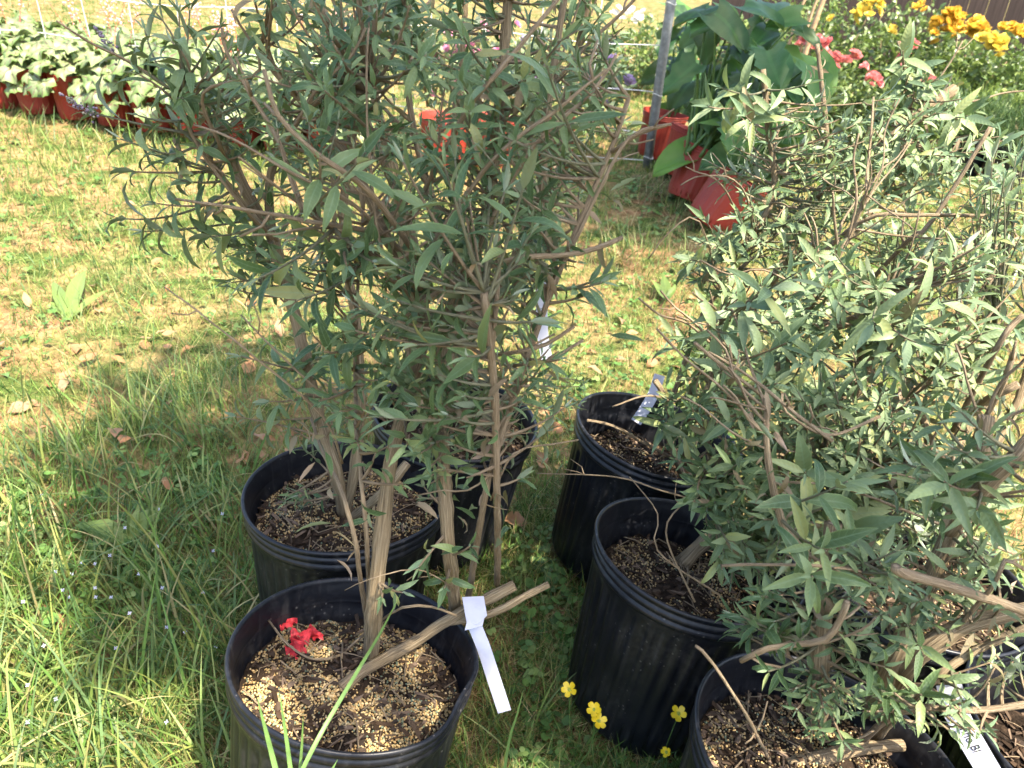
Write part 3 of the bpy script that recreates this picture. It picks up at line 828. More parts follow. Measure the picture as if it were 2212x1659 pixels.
A.blob(900, 260, .84, 330, 300, .16, 44)
A.blob(700, 180, .86, 190, 240, .14, 22)
A.blob(1150, 250, .88, 190, 260, .14, 30)
A.blob(900, -60, .90, 400, 140, .16, 26)
A.blob(820, 660, .72, 210, 150, .09, 24, size=.068)
A.blob(1080, 560, .76, 180, 190, .10, 22)
A.blob(960, 850, .70, 150, 120, .07, 14, size=.066)
A.blob(700, 560, .76, 120, 110, .08, 9, size=.07)
A.blob(1200, 520, .78, 90, 130, .07, 8)
A.blob(1140, 820, .74, 90, 120, .06, 8)
for px, py, Y in ((905, 1225, .635), (870, 1280, .64), (1015, 1180, .66), (960, 1270, .645), (825, 1290, .63), (925, 1010, .665), (1080, 1010, .69), (880, 960, .66), (1130, 1030, .70), (770, 930, .72), (1220, 880, .74), (1300, 600, .74), (1260, 640, .74), (1180, 930, .74)):
    A.shoot(PY(px, py, Y), size=.050, pairs=4)
for px, py, Y, sz in ((900, 745, .62, .075), (1010, 770, .62, .08), (1180, 690, .66, .07), (560, 600, .68, .08), (640, 650, .68, .075), (870, 350, .66, .085), (960, 360, .64, .085), (1140, 370, .66, .085), (790, 330, .66, .08), (690, 340, .68, .07), (1180, 140, .70, .08), (820, 900, .62, .07), (700, 760, .68, .07), (1300, 610, .72, .075)):
    A.shoot(PY(px, py, Y), size=sz, pairs=4, maxlen=.3)
A.blob(960, 480, .82, 260, 220, .14, 26, size=.055)
A.blob(830, 880, .70, 140, 130, .06, 12, size=.058)
A.blob(940, 1010, .68, 100, 80, .05, 6, size=.052)
A.blob(1060, 880, .72, 90, 110, .05, 7, size=.055)
A.clutter(90, size=.028)
A.clutter(130, 'bush_leaf', .045, .030)
A.done(300, 22)

# --- bush in the pot behind it
b0 = soil_at('B', 745, 1110)
B = Bush('butterfly_bush', b0, 'butterfly bush with arching drooping shoots at the left edge of the group', 12, 1.1, 1.9)
B.stem([b0, (722, 1010, .97), (690, 900, 1.0), (655, 760, 1.03), (620, 620, 1.06), (590, 520, 1.08), (525, 400, 1.10), (495, 320, 1.10), (465, 230, 1.10)], 0.023, 0.013)
B.stem([(600, 545, 1.08), (580, 440, 1.10), (600, 330, 1.12), (680, 200, 1.14), (720, 40, 1.16)], 0.014, 0.007)
B.stem([(590, 520, 1.08), (530, 450, 1.05), (470, 370, 1.02), (415, 290, 1.0), (380, 200, .99)], 0.010, 0.006)
B.stem([b0, (770, 1000, .98), (780, 860, 1.0), (770, 700, 1.03), (740, 500, 1.06), (760, 300, 1.10), (800, 100, 1.12), (810, -60, 1.14)], 0.018, 0.008)
B.stem([soil_at('B', 760, 1120), (830, 1060, .94), (880, 1000, .96)], 0.015, 0.014, host=False)
B.twig([(520, 400, 1.08), (470, 300, .98), (440, 200, .95), (560, 150, .93), (500, 20, .92)], 0.006, 0.003)
B.twig([(600, 520, 1.05), (520, 440, .98), (430, 320, .96), (400, 250, .95)], 0.005, 0.003)
B.blob(430, 200, 1.04, 160, 210, .12, 20, size=.075)
B.blob(600, 330, 1.08, 170, 260, .12, 26)
B.blob(700, 60, 1.12, 260, 170, .15, 22)
B.blob(560, 560, 1.04, 110, 90, .08, 12)
B.blob(650, 820, 1.00, 90, 120, .07, 9, size=.06)
for tip, dr in (((250, 470, .98), (-1, 0, .1)), ((270, 370, .98), (-1, 0, .0)), ((185, 240, .98), (-1, 0, .2)), ((260, 300, .97), (-1, 0, .3)), ((240, 110, .97), (-1, 0, .6)), ((330, 20, .96), (-.8, 0, .8)), ((300, 160, .96), (-1, 0, .5)), ((340, 440, .98), (-1, 0, .1)),
                ((350, 330, .97), (-1, 0, .2)), ((310, 500, .98), (-1, 0, -.1)), ((370, 90, .96), (-.8, 0, .6)), ((430, 510, .99), (-1, 0, .0)), ((390, 390, .97), (-1, 0, .1)), ((510, 900, .97), (-1, 0, .1)), ((520, 770, .98), (-1, 0, .2))):
    B.shoot(PY(*tip), size=.068, pairs=8, direction=dr, droopy=1)
for (tx, ty, dx, dz) in ((182, 236, -.8, .5), (243, 110, -.5, .8)):
    if ty > 590: continue
    p = np.array(PY(tx, ty, .975)); d = np.array([dx, 0, dz]); d /= np.linalg.norm(d); rg = np.random.default_rng(tx)
    t = rg.random(60); PP = p + d * (t[:, None] - .3) * .045 + rg.normal(0, 1, (60, 3)) * (.0042 * (1.1 - t))[:, None]
    ob('flower_spike', pebble_mass(PP, rg.uniform(.0012, .0022, 60), pick_colour(60, rg), 'flower_spike', M['grain']), B.root, kind='stuff')
B.blob(650, 1070, .93, 40, 35, .03, 4, size=.042)
B.blob(700, 880, .98, 100, 130, .07, 8, size=.055)
B.clutter(60, size=.028)
B.clutter(80, 'bush_leaf', .05, .030)
B.done(300, 5)

# --- bush in the third pot of the left group
c0 = soil_at('C', 930, 940)
C_ = Bush('butterfly_bush', c0, 'butterfly bush seen through the gaps at the back of the left group', 13, 1.15, 1.9)
C_.stem([c0, (900, 820, 1.26), (880, 700, 1.28), (880, 560, 1.32), (850, 380, 1.36), (800, 160, 1.40), (790, -40, 1.42)], 0.030, 0.012)
C_.stem([c0, (960, 820, 1.28), (1040, 680, 1.30), (1110, 560, 1.32), (1160, 400, 1.36), (1220, 220, 1.38), (1260, 60, 1.40), (1280, -60, 1.42)], 0.024, 0.010)
C_.stem([(980, 800, 1.28), (1000, 560, 1.34), (980, 340, 1.40), (1000, 100, 1.44), (1010, -80, 1.46)], 0.016, 0.008)
C_.stem([soil_at('C', 1000, 950), (1060, 900, 1.22), (1120, 830, 1.2)], 0.022, 0.018, host=False)
C_.blob(960, 300, 1.42, 330, 300, .16, 40)
C_.blob(1230, 220, 1.36, 150, 240, .14, 30)
C_.blob(1000, 640, 1.30, 200, 160, .12, 22)
C_.blob(1190, 470, 1.30, 110, 120, .10, 14)
C_.blob(1180, 850, 1.18, 90, 90, .07, 8, size=.055)
C_.blob(1000, 960, 1.2, 60, 40, .05, 5, size=.055)
C_.blob(950, -40, 1.4, 400, 120, .2, 22)
C_.clutter(60, size=.03)
C_.clutter(120, 'bush_leaf', .06, .032)
C_.done(260)

# --- right group
d0 = soil_at('D', 1480, 1010)
D = Bush('butterfly_bush', d0, 'tall greyish butterfly bush at the back right with upright bare stakes of stems', 14, 1.15, 2.2)
D.stem([d0, (1520, 880, 1.22), (1570, 760, 1.26), (1640, 640, 1.30), (1700, 560, 1.34), (1750, 440, 1.38), (1850, 360, 1.42), (1905, 320, 1.44), (1985, 250, 1.46), (2062, 192, 1.48)], 0.024, 0.019)
D.stem([d0, (1490, 860, 1.20), (1540, 740, 1.22), (1600, 560, 1.26), (1672, 420, 1.30), (1660, 280, 1.32), (1648, 150, 1.33)], 0.014, 0.009)
D.stem([(1700, 560, 1.34), (1790, 480, 1.44), (1785, 280, 1.5), (1765, 95, 1.52)], 0.012, 0.008, mat='twig')
D.stem([(1700, 560, 1.34), (1830, 520, 1.40), (1960, 330, 1.44), (1955, 150, 1.46), (1940, 90, 1.46)], 0.012, 0.005)
D.stem([(1480, 1040, 1.20), (1450, 960, 1.17), (1448, 900, 1.16), (1432, 850, 1.15), (1415, 822, 1.15)], 0.013, 0.010, mat='twig', host=False)
D.stem([soil_at('D', 1465, 1000), (1440, 920, 1.22), (1475, 800, 1.24), (1530, 660, 1.28), (1620, 560, 1.32)], 0.012, 0.008)
D.stem([(1640, 640, 1.30), (1760, 700, 1.25), (1850, 690, 1.22), (1960, 620, 1.25), (2092, 560, 1.28), (2200, 520, 1.3)], 0.020, 0.016)
D.twig([(1450, 905, 1.16), (1500, 905, 1.12), (1560, 915, 1.1), (1640, 930, 1.1)], 0.004, 0.002)
D.twig([(1430, 858, 1.15), (1390, 855, 1.13), (1322, 879, 1.12)], 0.004, 0.003, forks=0)
D.twig([(1470, 1000, 1.2), (1380, 950, 1.15), (1325, 920, 1.13), (1268, 908, 1.12)], 0.006, 0.005, forks=1)
D.twig([(1620, 520, 1.3), (1560, 400, 1.15), (1500, 370, 1.12), (1480, 360, 1.12)], 0.004, 0.002)
D.twig([(1640, 520, 1.3), (1600, 400, 1.16), (1520, 380, 1.13), (1470, 400, 1.12)], 0.004, 0.002)
D.twig([(1560, 640, 1.25), (1510, 480, 1.15), (1450, 500, 1.13), (1400, 560, 1.13)], 0.003, 0.002)
D.twig([(1700, 620, 1.2), (1860, 480, 1.1), (1980, 465, 1.08), (2140, 465, 1.08)], 0.008, 0.005)
D.twig([(1850, 640, 1.2), (1960, 520, 1.1), (2010, 480, 1.1), (2140, 275, 1.12)], 0.008, 0.006)
D.blob(1750, 330, 1.38, 260, 140, .16, 34, kind='grey_leaf')
D.blob(1980, 330, 1.38, 210, 160, .16, 44, kind='grey_leaf')
D.blob(1650, 560, 1.24, 190, 150, .12, 30, kind='grey_leaf', size=.058)
D.blob(1900, 540, 1.26, 230, 120, .14, 30, kind='grey_leaf', size=.058)
D.blob(1560, 800, 1.16, 130, 120, .08, 18, size=.055)
D.blob(1990, 170, 1.40, 40, 60, .06, 5, kind='grey_leaf', size=.08)
for px, py, Y in ((1450, 720, 1.14), (1480, 960, 1.08), (1430, 930, 1.1), (1530, 230, 1.2), (1560, 190, 1.22), (1610, 250, 1.2), (1750, 180, 1.25), (2090, 250, 1.2), (2160, 300, 1.2), (1950, 110, 1.35), (1490, 560, 1.16), (1520, 470, 1.18)):
    D.shoot(PY(px, py, Y), kind='grey_leaf', size=.07, pairs=5, maxlen=.3)
D.blob(1500, 900, 1.14, 90, 110, .07, 8, size=.05)
D.blob(1850, 420, 1.3, 260, 150, .14, 18, kind='grey_leaf', size=.055)
D.clutter(50, size=.03)
D.clutter(80, 'grey_leaf', .06, .034)
D.done(300, 10)

e0 = soil_at('E', 1610, 1220)
E = Bush('butterfly_bush', e0, 'dense butterfly bush in the middle right with a broken stump in its pot', 15, 1.05, 2.3)
E.stem([e0, (1650, 1080, .90), (1690, 960, .93), (1760, 900, .95), (1850, 830, .96), (1880, 730, .97), (1915, 625, .98)], 0.026, 0.024)
E.stem([e0, (1640, 1040, .92), (1650, 900, .96), (1690, 780, 1.0), (1760, 640, 1.04), (1830, 520, 1.08), (1870, 420, 1.1)], 0.016, 0.007)
E.stem([soil_at('E', 1600, 1240), (1560, 1080, .90), (1530, 950, .94), (1540, 800, .98), (1560, 680, 1.0)], 0.012, 0.005)
E.stem([(1690, 960, .93), (1820, 960, .90), (1960, 860, .92), (2060, 760, .95)], 0.012, 0.007)
E.stem([(1650, 1080, .90), (1780, 1040, .86), (1900, 1000, .85), (2060, 980, .86)], 0.013, 0.008)
E.stem([soil_at('E', 1470, 1222, 0.0), soil_at('E', 1500, 1190, .025), soil_at('E', 1550, 1148, .05)], 0.026, 0.024, name='broken_stump', host=False)
E.twig([(1700, 900, .9), (1640, 850, .8), (1560, 790, .77), (1500, 740, .76)], 0.005, 0.004, forks=1)
E.twig([(1797, 952, .74), (1700, 880, .75), (1620, 815, .77), (1530, 760, .8)], 0.005, 0.003, forks=2)
E.twig([(1900, 900, .78), (1790, 940, .75), (1700, 890, .76), (1690, 850, .77)], 0.004, 0.003, forks=1)
E.twig([(1560, 1290, .74), (1420, 1190, .76), (1420, 1110, .8), (1360, 1030, .85)], 0.0028, 0.0015)
E.twig([(1500, 1300, .76), (1440, 1150, .8), (1500, 1060, .85), (1590, 960, .9)], 0.0028, 0.002)
E.twig([(1600, 1110, .85), (1430, 1060, .84), (1330, 1030, .86), (1160, 1022, .9)], 0.0028, 0.0015)
E.twig([(2200, 1200, .75), (1900, 1080, .75), (1800, 1050, .74), (1690, 1040, .74)], 0.004, 0.003)
E.blob(1740, 900, .90, 220, 190, .10, 42, kind='grey_leaf', size=.062)
E.blob(1960, 860, .90, 220, 200, .12, 36, kind='grey_leaf', size=.062)
E.blob(1620, 1090, .82, 130, 130, .07, 22, size=.056)
E.blob(1800, 650, .96, 220, 120, .10, 24, kind='grey_leaf', size=.066)
E.blob(1850, 1080, .80, 220, 110, .07, 24, kind='grey_leaf', size=.064)
E.blob(2080, 620, 1.0, 140, 170, .10, 16, kind='grey_leaf', size=.07)
for px, py, Y, sz in ((1720, 590, .82, .08), (1600, 900, .76, .07), (1850, 1160, .66, .085), (1620, 650, .86, .075), (1570, 720, .84, .07), (1890, 700, .80, .08), (1500, 1080, .80, .06), (1560, 1230, .70, .05), (2100, 640, .84, .085), (1740, 1020, .70, .08), (1980, 740, .80, .08), (1700, 740, .80, .075)):
    E.shoot(PY(px, py, Y), size=sz, pairs=5, kind='grey_leaf', maxlen=.3)
E.blob(1700, 1180, .74, 150, 110, .06, 16, kind='grey_leaf', size=.055)
E.blob(1560, 980, .86, 110, 140, .07, 12, size=.056)
E.blob(1950, 1080, .80, 200, 150, .08, 20, kind='grey_leaf', size=.06)
E.blob(1640, 1180, .80, 120, 110, .06, 12, size=.05)
E.clutter(120, size=.032)
E.clutter(140, 'bush_leaf', .06, .034)
E.done(300, 22)

f0 = soil_at('F', 1765, 1560); f1 = soil_at('F', 1880, 1550)
Fb = Bush('butterfly_bush', f0, 'butterfly bush with thick twin stems at the lower right, tagged in white', 16, 1.02, 2.3)
Fb.stem([f0, (1772, 1450, .60), (1780, 1330, .62), (1790, 1230, .64), (1800, 1130, .66)], 0.025, 0.018)
Fb.stem([f1, (1925, 1430, .61), (1990, 1290, .63), (2050, 1150, .66), (2110, 1020, .70), (2130, 900, .74)], 0.025, 0.017)
Fb.stem([soil_at('F', 1900, 1560), (1960, 1440, .60), (2060, 1360, .60), (2140, 1335, .61), (2240, 1318, .62)], 0.022, 0.018)
Fb.stem([soil_at('F', 1890, 1600), (1960, 1520, .57), (2080, 1420, .58), (2230, 1350, .60)], 0.011, 0.009)
Fb.stem([soil_at('F', 1850, 1610), (1960, 1535, .56), (2100, 1535, .55), (2230, 1520, .55)], 0.008, 0.007, mat='twig')
Fb.stem([soil_at('F', 1700, 1655, .0), soil_at('F', 1770, 1640, .012), soil_at('F', 1860, 1618, .02), soil_at('F', 1950, 1610, .03)], 0.020, 0.014, name='cut_log', host=False)
Fb.stem([(2240, 1330, .58), (2160, 1300, .57), (2040, 1262, .56), (1945, 1236, .55), (1936, 1222, .55)], 0.010, 0.010, name='bare_twig', mat='twig', host=False)
Fb.stem([(1790, 1240, .64), (1700, 1150, .66), (1660, 1000, .70), (1655, 860, .76)], 0.011, 0.006)
Fb.stem([(2050, 1150, .66), (2120, 1060, .64), (2200, 980, .64), (2260, 900, .66)], 0.020, 0.014)
Fb.twig([(1600, 1428, .57), (1660, 1400, .56), (1720, 1392, .56), (1785, 1380, .55), (1815, 1340, .55), (1830, 1300, .55)], 0.006, 0.007, forks=3)
Fb.twig([soil_at('F', 1660, 1640, .01), (1620, 1560, .55), (1570, 1480, .54), (1530, 1420, .54), (1503, 1395, .54)], 0.0045, 0.003, forks=3)
Fb.twig([(1780, 1390, .57), (1860, 1360, .56), (1890, 1335, .56)], 0.003, 0.002, forks=1)
Fb.twig([(1930, 1250, .63), (1800, 1225, .6), (1650, 1220, .6), (1560, 1222, .61)], 0.004, 0.003, forks=1)
Fb.twig([(2060, 1370, .6), (2150, 1260, .56), (2170, 1210, .56), (2212, 1230, .56)], 0.005, 0.004)
Fb.twig([(2050, 1530, .57), (2110, 1500, .56), (2150, 1440, .56)], 0.003, 0.002, forks=1)
Fb.blob(1850, 1240, .62, 150, 90, .05, 12, kind='grey_leaf', size=.062)
Fb.blob(2080, 1000, .66, 130, 130, .06, 16, kind='grey_leaf', size=.068)
Fb.blob(1640, 1330, .62, 90, 80, .04, 8, size=.05)
Fb.blob(2120, 1220, .62, 90, 90, .05, 8, kind='grey_leaf', size=.06)
Fb.blob(1850, 1530, .56, 170, 80, .04, 16, size=.038)
Fb.blob(2070, 1560, .54, 110, 60, .03, 8, kind='grey_leaf', size=.048)
for px, py, Y, sz in ((1755, 1245, .52, .07), (1785, 1190, .54, .075), (1660, 1450, .54, .045), (1910, 1440, .54, .055), (1990, 1500, .53, .06), (2080, 1490, .53, .05), (1600, 1330, .58, .055), (2040, 1040, .58, .075), (2110, 1100, .57, .07), (1950, 1000, .62, .075), (1830, 1040, .6, .08), (1990, 1400, .55, .05), (1820, 1600, .53, .04), (1900, 1490, .54, .05)):
    Fb.shoot(PY(px, py, Y), size=sz, pairs=4, kind='bush_leaf' if px < 2000 else 'grey_leaf', maxlen=.3)
Fb.blob(1900, 1330, .60, 200, 110, .05, 14, kind='grey_leaf', size=.05)
Fb.blob(1760, 1400, .60, 110, 120, .05, 8, size=.045)
Fb.blob(2150, 1400, .60, 80, 120, .05, 7, kind='grey_leaf', size=.05)
Fb.clutter(90, size=.024)
Fb.clutter(110, 'bush_leaf', .04, .026)
Fb.done(300, 20)

g0 = soil_at('G', 2010, 1180)
G = Bush('butterfly_bush', g0, 'sunlit cut back butterfly bush with pale pruned stubs at the right edge', 17, 1.12, 2.1)
G.stem([g0, (2050, 1020, .96), (2090, 900, 1.0), (2110, 800, 1.02), (2150, 700, 1.04)], 0.022, 0.014)
G.stem([g0, (2010, 1000, .98), (1980, 860, 1.02), (1900, 700, 1.06)], 0.014, 0.009)
G.stem([g0, (2120, 1000, .96), (2200, 860, 1.0), (2240, 700, 1.04)], 0.018, 0.012)
G.stem([(2090, 900, 1.0), (2140, 860, .92), (2200, 830, .9)], 0.012, 0.011, mat='twig', host=False)
G.twig([(2060, 930, .95), (2150, 760, .85), (2190, 700, .85), (2212, 680, .85)], 0.008, 0.007)
G.twig([(2100, 960, .9), (2170, 820, .84), (2190, 760, .84)], 0.008, 0.007)
G.blob(2130, 820, .95, 120, 150, .08, 16, kind='grey_leaf', size=.06)
G.blob(2130, 1080, .88, 120, 120, .07, 12, kind='grey_leaf', size=.06)
G.blob(2180, 450, 1.10, 110, 170, .1, 18, kind='grey_leaf', size=.07)
G.blob(2000, 1120, .9, 160, 120, .07, 12, kind='grey_leaf', size=.055)
G.clutter(40, size=.03)
G.done(200)

# ------------------------------------------------------------------ grass and weeds (nobody could count them)
def vnoise(x, y, s, seed):
    r = np.random.default_rng(seed); T = r.random((64, 64))
    x = x * s + 100.3; y = y * s + 77.7
    i = np.floor(x).astype(int); j = np.floor(y).astype(int); u = x - i; v = y - j
    u = u * u * (3 - 2 * u); v = v * v * (3 - 2 * v)
    g = lambda a, b: T[a % 64, b % 64]
    return (g(i, j) * (1 - u) + g(i + 1, j) * u) * (1 - v) + (g(i, j + 1) * (1 - u) + g(i + 1, j + 1) * u) * v
def free_of_pots(x, y, grow=0.0):
    k = np.ones(len(x), bool)
    for (a, b, r) in POTS: k &= np.hypot(x - a, y - b) > r + grow
    return k
def polar(n, rng, d0=0.42, d1=17.0, half=0.86):
    d = np.exp(rng.uniform(math.log(d0), math.log(d1), n)); a = rng.uniform(-half, half, n)
    return d * np.sin(a), d * np.cos(a), d
def blades(x, y, z0, h, w, lean, bend, col, name, levels, rng, mat='grass'):
    n = len(x)
    az = rng.uniform(0, 2 * np.pi, n); fa = az + np.pi / 2 + rng.normal(0, .5, n)
    t = np.linspace(0, 1, levels + 1)
    L = []
    th0 = lean[:, None] + bend[:, None] * t[None, :]              # angle from upright along the blade
    dx = np.sin(th0); dz = np.cos(th0)
    cx = np.concatenate([np.zeros((n, 1)), np.cumsum((dx[:, 1:] + dx[:, :-1]) / 2, 1)], 1) / levels * h[:, None]
    cz = np.concatenate([np.zeros((n, 1)), np.cumsum((dz[:, 1:] + dz[:, :-1]) / 2, 1)], 1) / levels * h[:, None]
    cz = np.maximum(cz, -0.004)
    X = x[:, None] + cx * np.cos(az)[:, None]; Y = y[:, None] + cx * np.sin(az)[:, None]; Z = z0[:, None] + cz
    wt = w[:, None] * (np.minimum(1, 0.55 + 1.8 * t) * (1 - t ** 2.2))[None, :]
    ox = np.cos(fa)[:, None] * wt / 2; oy = np.sin(fa)[:, None] * wt / 2
    Lf = np.stack([X - ox, Y - oy, Z], -1)[:, :-1]; Rt = np.stack([X + ox, Y + oy, Z], -1)[:, :-1]
    tip = np.stack([X[:, -1], Y[:, -1], Z[:, -1]], -1)[:, None]
    V = np.concatenate([np.stack([Lf, Rt], 2).reshape(n, -1, 3), tip], 1)          # 2*levels + 1 points per blade
    m = 2 * levels + 1
    q = np.array([[2 * k, 2 * k + 1, 2 * k + 3, 2 * k + 2] for k in range(levels - 1)], int).reshape(-1, 4)
    tr = np.array([[2 * levels - 2, 2 * levels - 1, 2 * levels]])
    off = (np.arange(n) * m)[:, None, None]
    F = [(tr[None] + off).reshape(-1, 3)]
    if len(q): F.append((q[None] + off).reshape(-1, 4))
    C = np.repeat(np.concatenate([col, np.ones((n, 1))], 1), m, 0)
    return mesh_from(name, V.reshape(-1, 3), F, M[mat], True, {'col': C})

GREEN = np.array([[0.085, 0.165, 0.030], [0.12, 0.215, 0.040], [0.070, 0.135, 0.038], [0.165, 0.235, 0.055], [0.23, 0.27, 0.065], [0.27, 0.27, 0.085]])
BLUEGREEN = np.array([[0.105, 0.175, 0.060], [0.15, 0.21, 0.075], [0.085, 0.145, 0.045], [0.20, 0.26, 0.075], [0.26, 0.30, 0.10], [0.36, 0.31, 0.14]])
STRAW = np.array([[0.40, 0.30, 0.13], [0.31, 0.21, 0.085], [0.50, 0.41, 0.20], [0.27, 0.15, 0.07], [0.36, 0.32, 0.11]])
def pick(pal, n, rng, v=0.2):
    return pal[rng.integers(0, len(pal), n)] * rng.uniform(1 - v, 1 + v, (n, 1))

def make_grass():
    rng = np.random.default_rng(21)
    # short turf
    x, y, d = polar(215000, rng)
    lush = vnoise(x, y, 1.6, 1) * .6 + vnoise(x, y, 5.0, 2) * .4
    near = np.clip((2.0 - d) / 1.2, 0, 1)
    thr = 0.37 - 0.10 * near + 0.10 * np.clip((d - 5) / 4, 0, 1) - 0.08 * (x > 0.15)
    k = free_of_pots(x, y) & (lush + rng.normal(0, .09, len(x)) > thr)
    x, y, d, near = x[k], y[k], d[k], near[k]; n = len(x)
    sc = np.clip(d / 2.0, 1, 4.0)
    h = rng.uniform(0.020, 0.055, n) * (1 + 0.5 * near) * np.clip(d / 2.6, 1, 1.5)
    ob('grass', blades(x, y, gz(x, y), h, rng.uniform(.0014, .0030, n) * sc, np.abs(rng.normal(.3, .35, n)), rng.uniform(.1, 1.3, n), pick(GREEN, n, rng), 'grass', 3, rng), kind='stuff', label='short green grass covering the ground', cat='grass')
    # dry thatch lying flat
    x, y, d = polar(120000, rng)
    dry = vnoise(x, y, 1.6, 1)
    k = free_of_pots(x, y) & (dry + rng.normal(0, .2, len(x)) < 0.58)
    x, y, d = x[k], y[k], d[k]; n = len(x); sc = np.clip(d / 2.0, 1, 4.0)
    ob('dry_grass', blades(x, y, gz(x, y) + rng.uniform(0, .016, n), rng.uniform(.025, .075, n) * np.clip(d / 2.6, 1, 1.6), rng.uniform(.0009, .0019, n) * sc, rng.uniform(.9, 1.62, n), rng.uniform(-.3, .5, n), pick(STRAW, n, rng), 'dry_grass', 2, rng), kind='stuff', label='dry straw coloured thatch between the grass', cat='grass')
    # long arching blades in tufts, lush near the pots on the left
    X = []; Y = []; Hh = []; Wd = []
    def tuft(cx, cy, r, n, hm, wm):
        X.append(rng.normal(cx, r, n)); Y.append(rng.normal(cy, r, n)); Hh.append(rng.uniform(.5, 1.15, n) * hm); Wd.append(rng.uniform(.6, 1.25, n) * wm)
    for q in range(190):
        p = PZ(rng.uniform(-300, 540), 760 + 980 * rng.random() ** 0.8); tuft(p.x, p.y, .035, int(rng.integers(7, 20)), rng.uniform(.10, .24), .0048)
    for q in range(50):
        p = PZ(rng.uniform(150, 640), rng.uniform(480, 900)); tuft(p.x, p.y, .05, int(rng.integers(8, 22)), rng.uniform(.09, .17), .0038)
    for q in range(36):
        p = PZ(rng.uniform(1060, 1480), rng.uniform(420, 560)); tuft(p.x, p.y, .07, int(rng.integers(8, 22)), rng.uniform(.09, .16), .0045)
    for q in range(26):
        p = PZ(rng.uniform(1010, 1300), rng.uniform(1080, 1700)); tuft(p.x, p.y, .03, int(rng.integers(3, 9)), rng.uniform(.07, .14), .004)
    for q in range(40):
        p = PZ(rng.uniform(-200, 560), rng.uniform(210, 330)); tuft(p.x, p.y, .1, int(rng.integers(6, 16)), rng.uniform(.12, .26), .005)
    for q in range(60):
        p = PZ(rng.uniform(-300, 900), rng.uniform(330, 760)); tuft(p.x, p.y, .05, int(rng.integers(3, 9)), rng.uniform(.08, .15), .0035)
    for q in range(30):
        p = PZ(rng.uniform(1150, 1500), rng.uniform(560, 1100)); tuft(p.x, p.y, .04, int(rng.integers(4, 10)), rng.uniform(.06, .12), .0045)
    X, Y, Hh, Wd = map(np.concatenate, (X, Y, Hh, Wd))
    k = free_of_pots(X, Y, 0.004); X, Y, Hh, Wd = X[k], Y[k], Hh[k], Wd[k]; n = len(X)
    col = pick(np.concatenate([BLUEGREEN, GREEN]), n, rng)
    ob('long_grass', blades(X, Y, gz(X, Y) - .003, Hh, Wd, np.abs(rng.normal(.25, .28, n)), rng.uniform(.2, 1.9, n) * rng.uniform(.4, 1.1, n), col, 'long_grass', 7, rng), kind='stuff', label='long arching grass blades in loose tufts', cat='grass')
    # clover and other round leaved ground cover
    x, y, d = polar(15000, rng, 0.42, 6.0)
    k = free_of_pots(x, y, .005) & (vnoise(x, y, 3.0, 7) + 0.35 * ((x > 0.05) & (y < 1.2)) + rng.normal(0, .1, len(x)) > 0.60)
    x, y, d = x[k], y[k], d[k]; n = len(x)
    V = []; F = []; C = []; m = 0
    hexa = np.array([[math.cos(a), math.sin(a), 0] for a in np.linspace(0, 2 * np.pi, 7)[:-1]])
    ft = np.array([[0, 1, 2], [0, 2, 3], [0, 3, 4], [0, 4, 5]])
    VV = []; CC = []
    r0 = rng.uniform(.0035, .0075, n) * np.clip(d / 2.5, 1, 2)
    roundleaf = ((x > 0.05) & (y < 1.3)) & (rng.random(n) < .55)
    hgt = rng.uniform(.008, .035, n); a0 = rng.uniform(0, 6.28, n); col = pick(np.array([[.10, .20, .045], [.14, .25, .06], [.08, .165, .045], [.19, .28, .08]]), n, rng)
    for j in range(3):
        a = a0 + j * 2.094
        off = np.where(roundleaf, 0.0 if j == 0 else 0.018, r0 * 1.0)
        cx = x + np.cos(a) * off; cy = y + np.sin(a) * off; cz = gz(x, y) + hgt + rng.normal(0, .002, n)
        tilt = rng.normal(0, .35, (n, 2))
        rr = np.where(roundleaf, r0 * 1.5, r0)
        hv = hexa[None] * rr[:, None, None]
        hv = hv + np.stack([0 * hv[..., 0], 0 * hv[..., 0], hv[..., 0] * tilt[:, :1] + hv[..., 1] * tilt[:, 1:]], -1)
        VV.append(hv + np.stack([cx, cy, cz], -1)[:, None]); CC.append(np.repeat(col * rng.uniform(.85, 1.1, (n, 1)), 6, 0))
    V = np.concatenate([v.reshape(-1, 3) for v in VV]); n3 = n * 3
    Fc = (ft[None] + (np.arange(n3) * 6)[:, None, None]).reshape(-1, 3)
    C = np.concatenate(CC); C = np.concatenate([C, np.ones((len(C), 1))], 1)
    ob('clover', mesh_from('clover', V, Fc, M['grass'], True, {'col': C}), kind='stuff', label='low clover and round leaved ground cover', cat='clover')
make_grass()

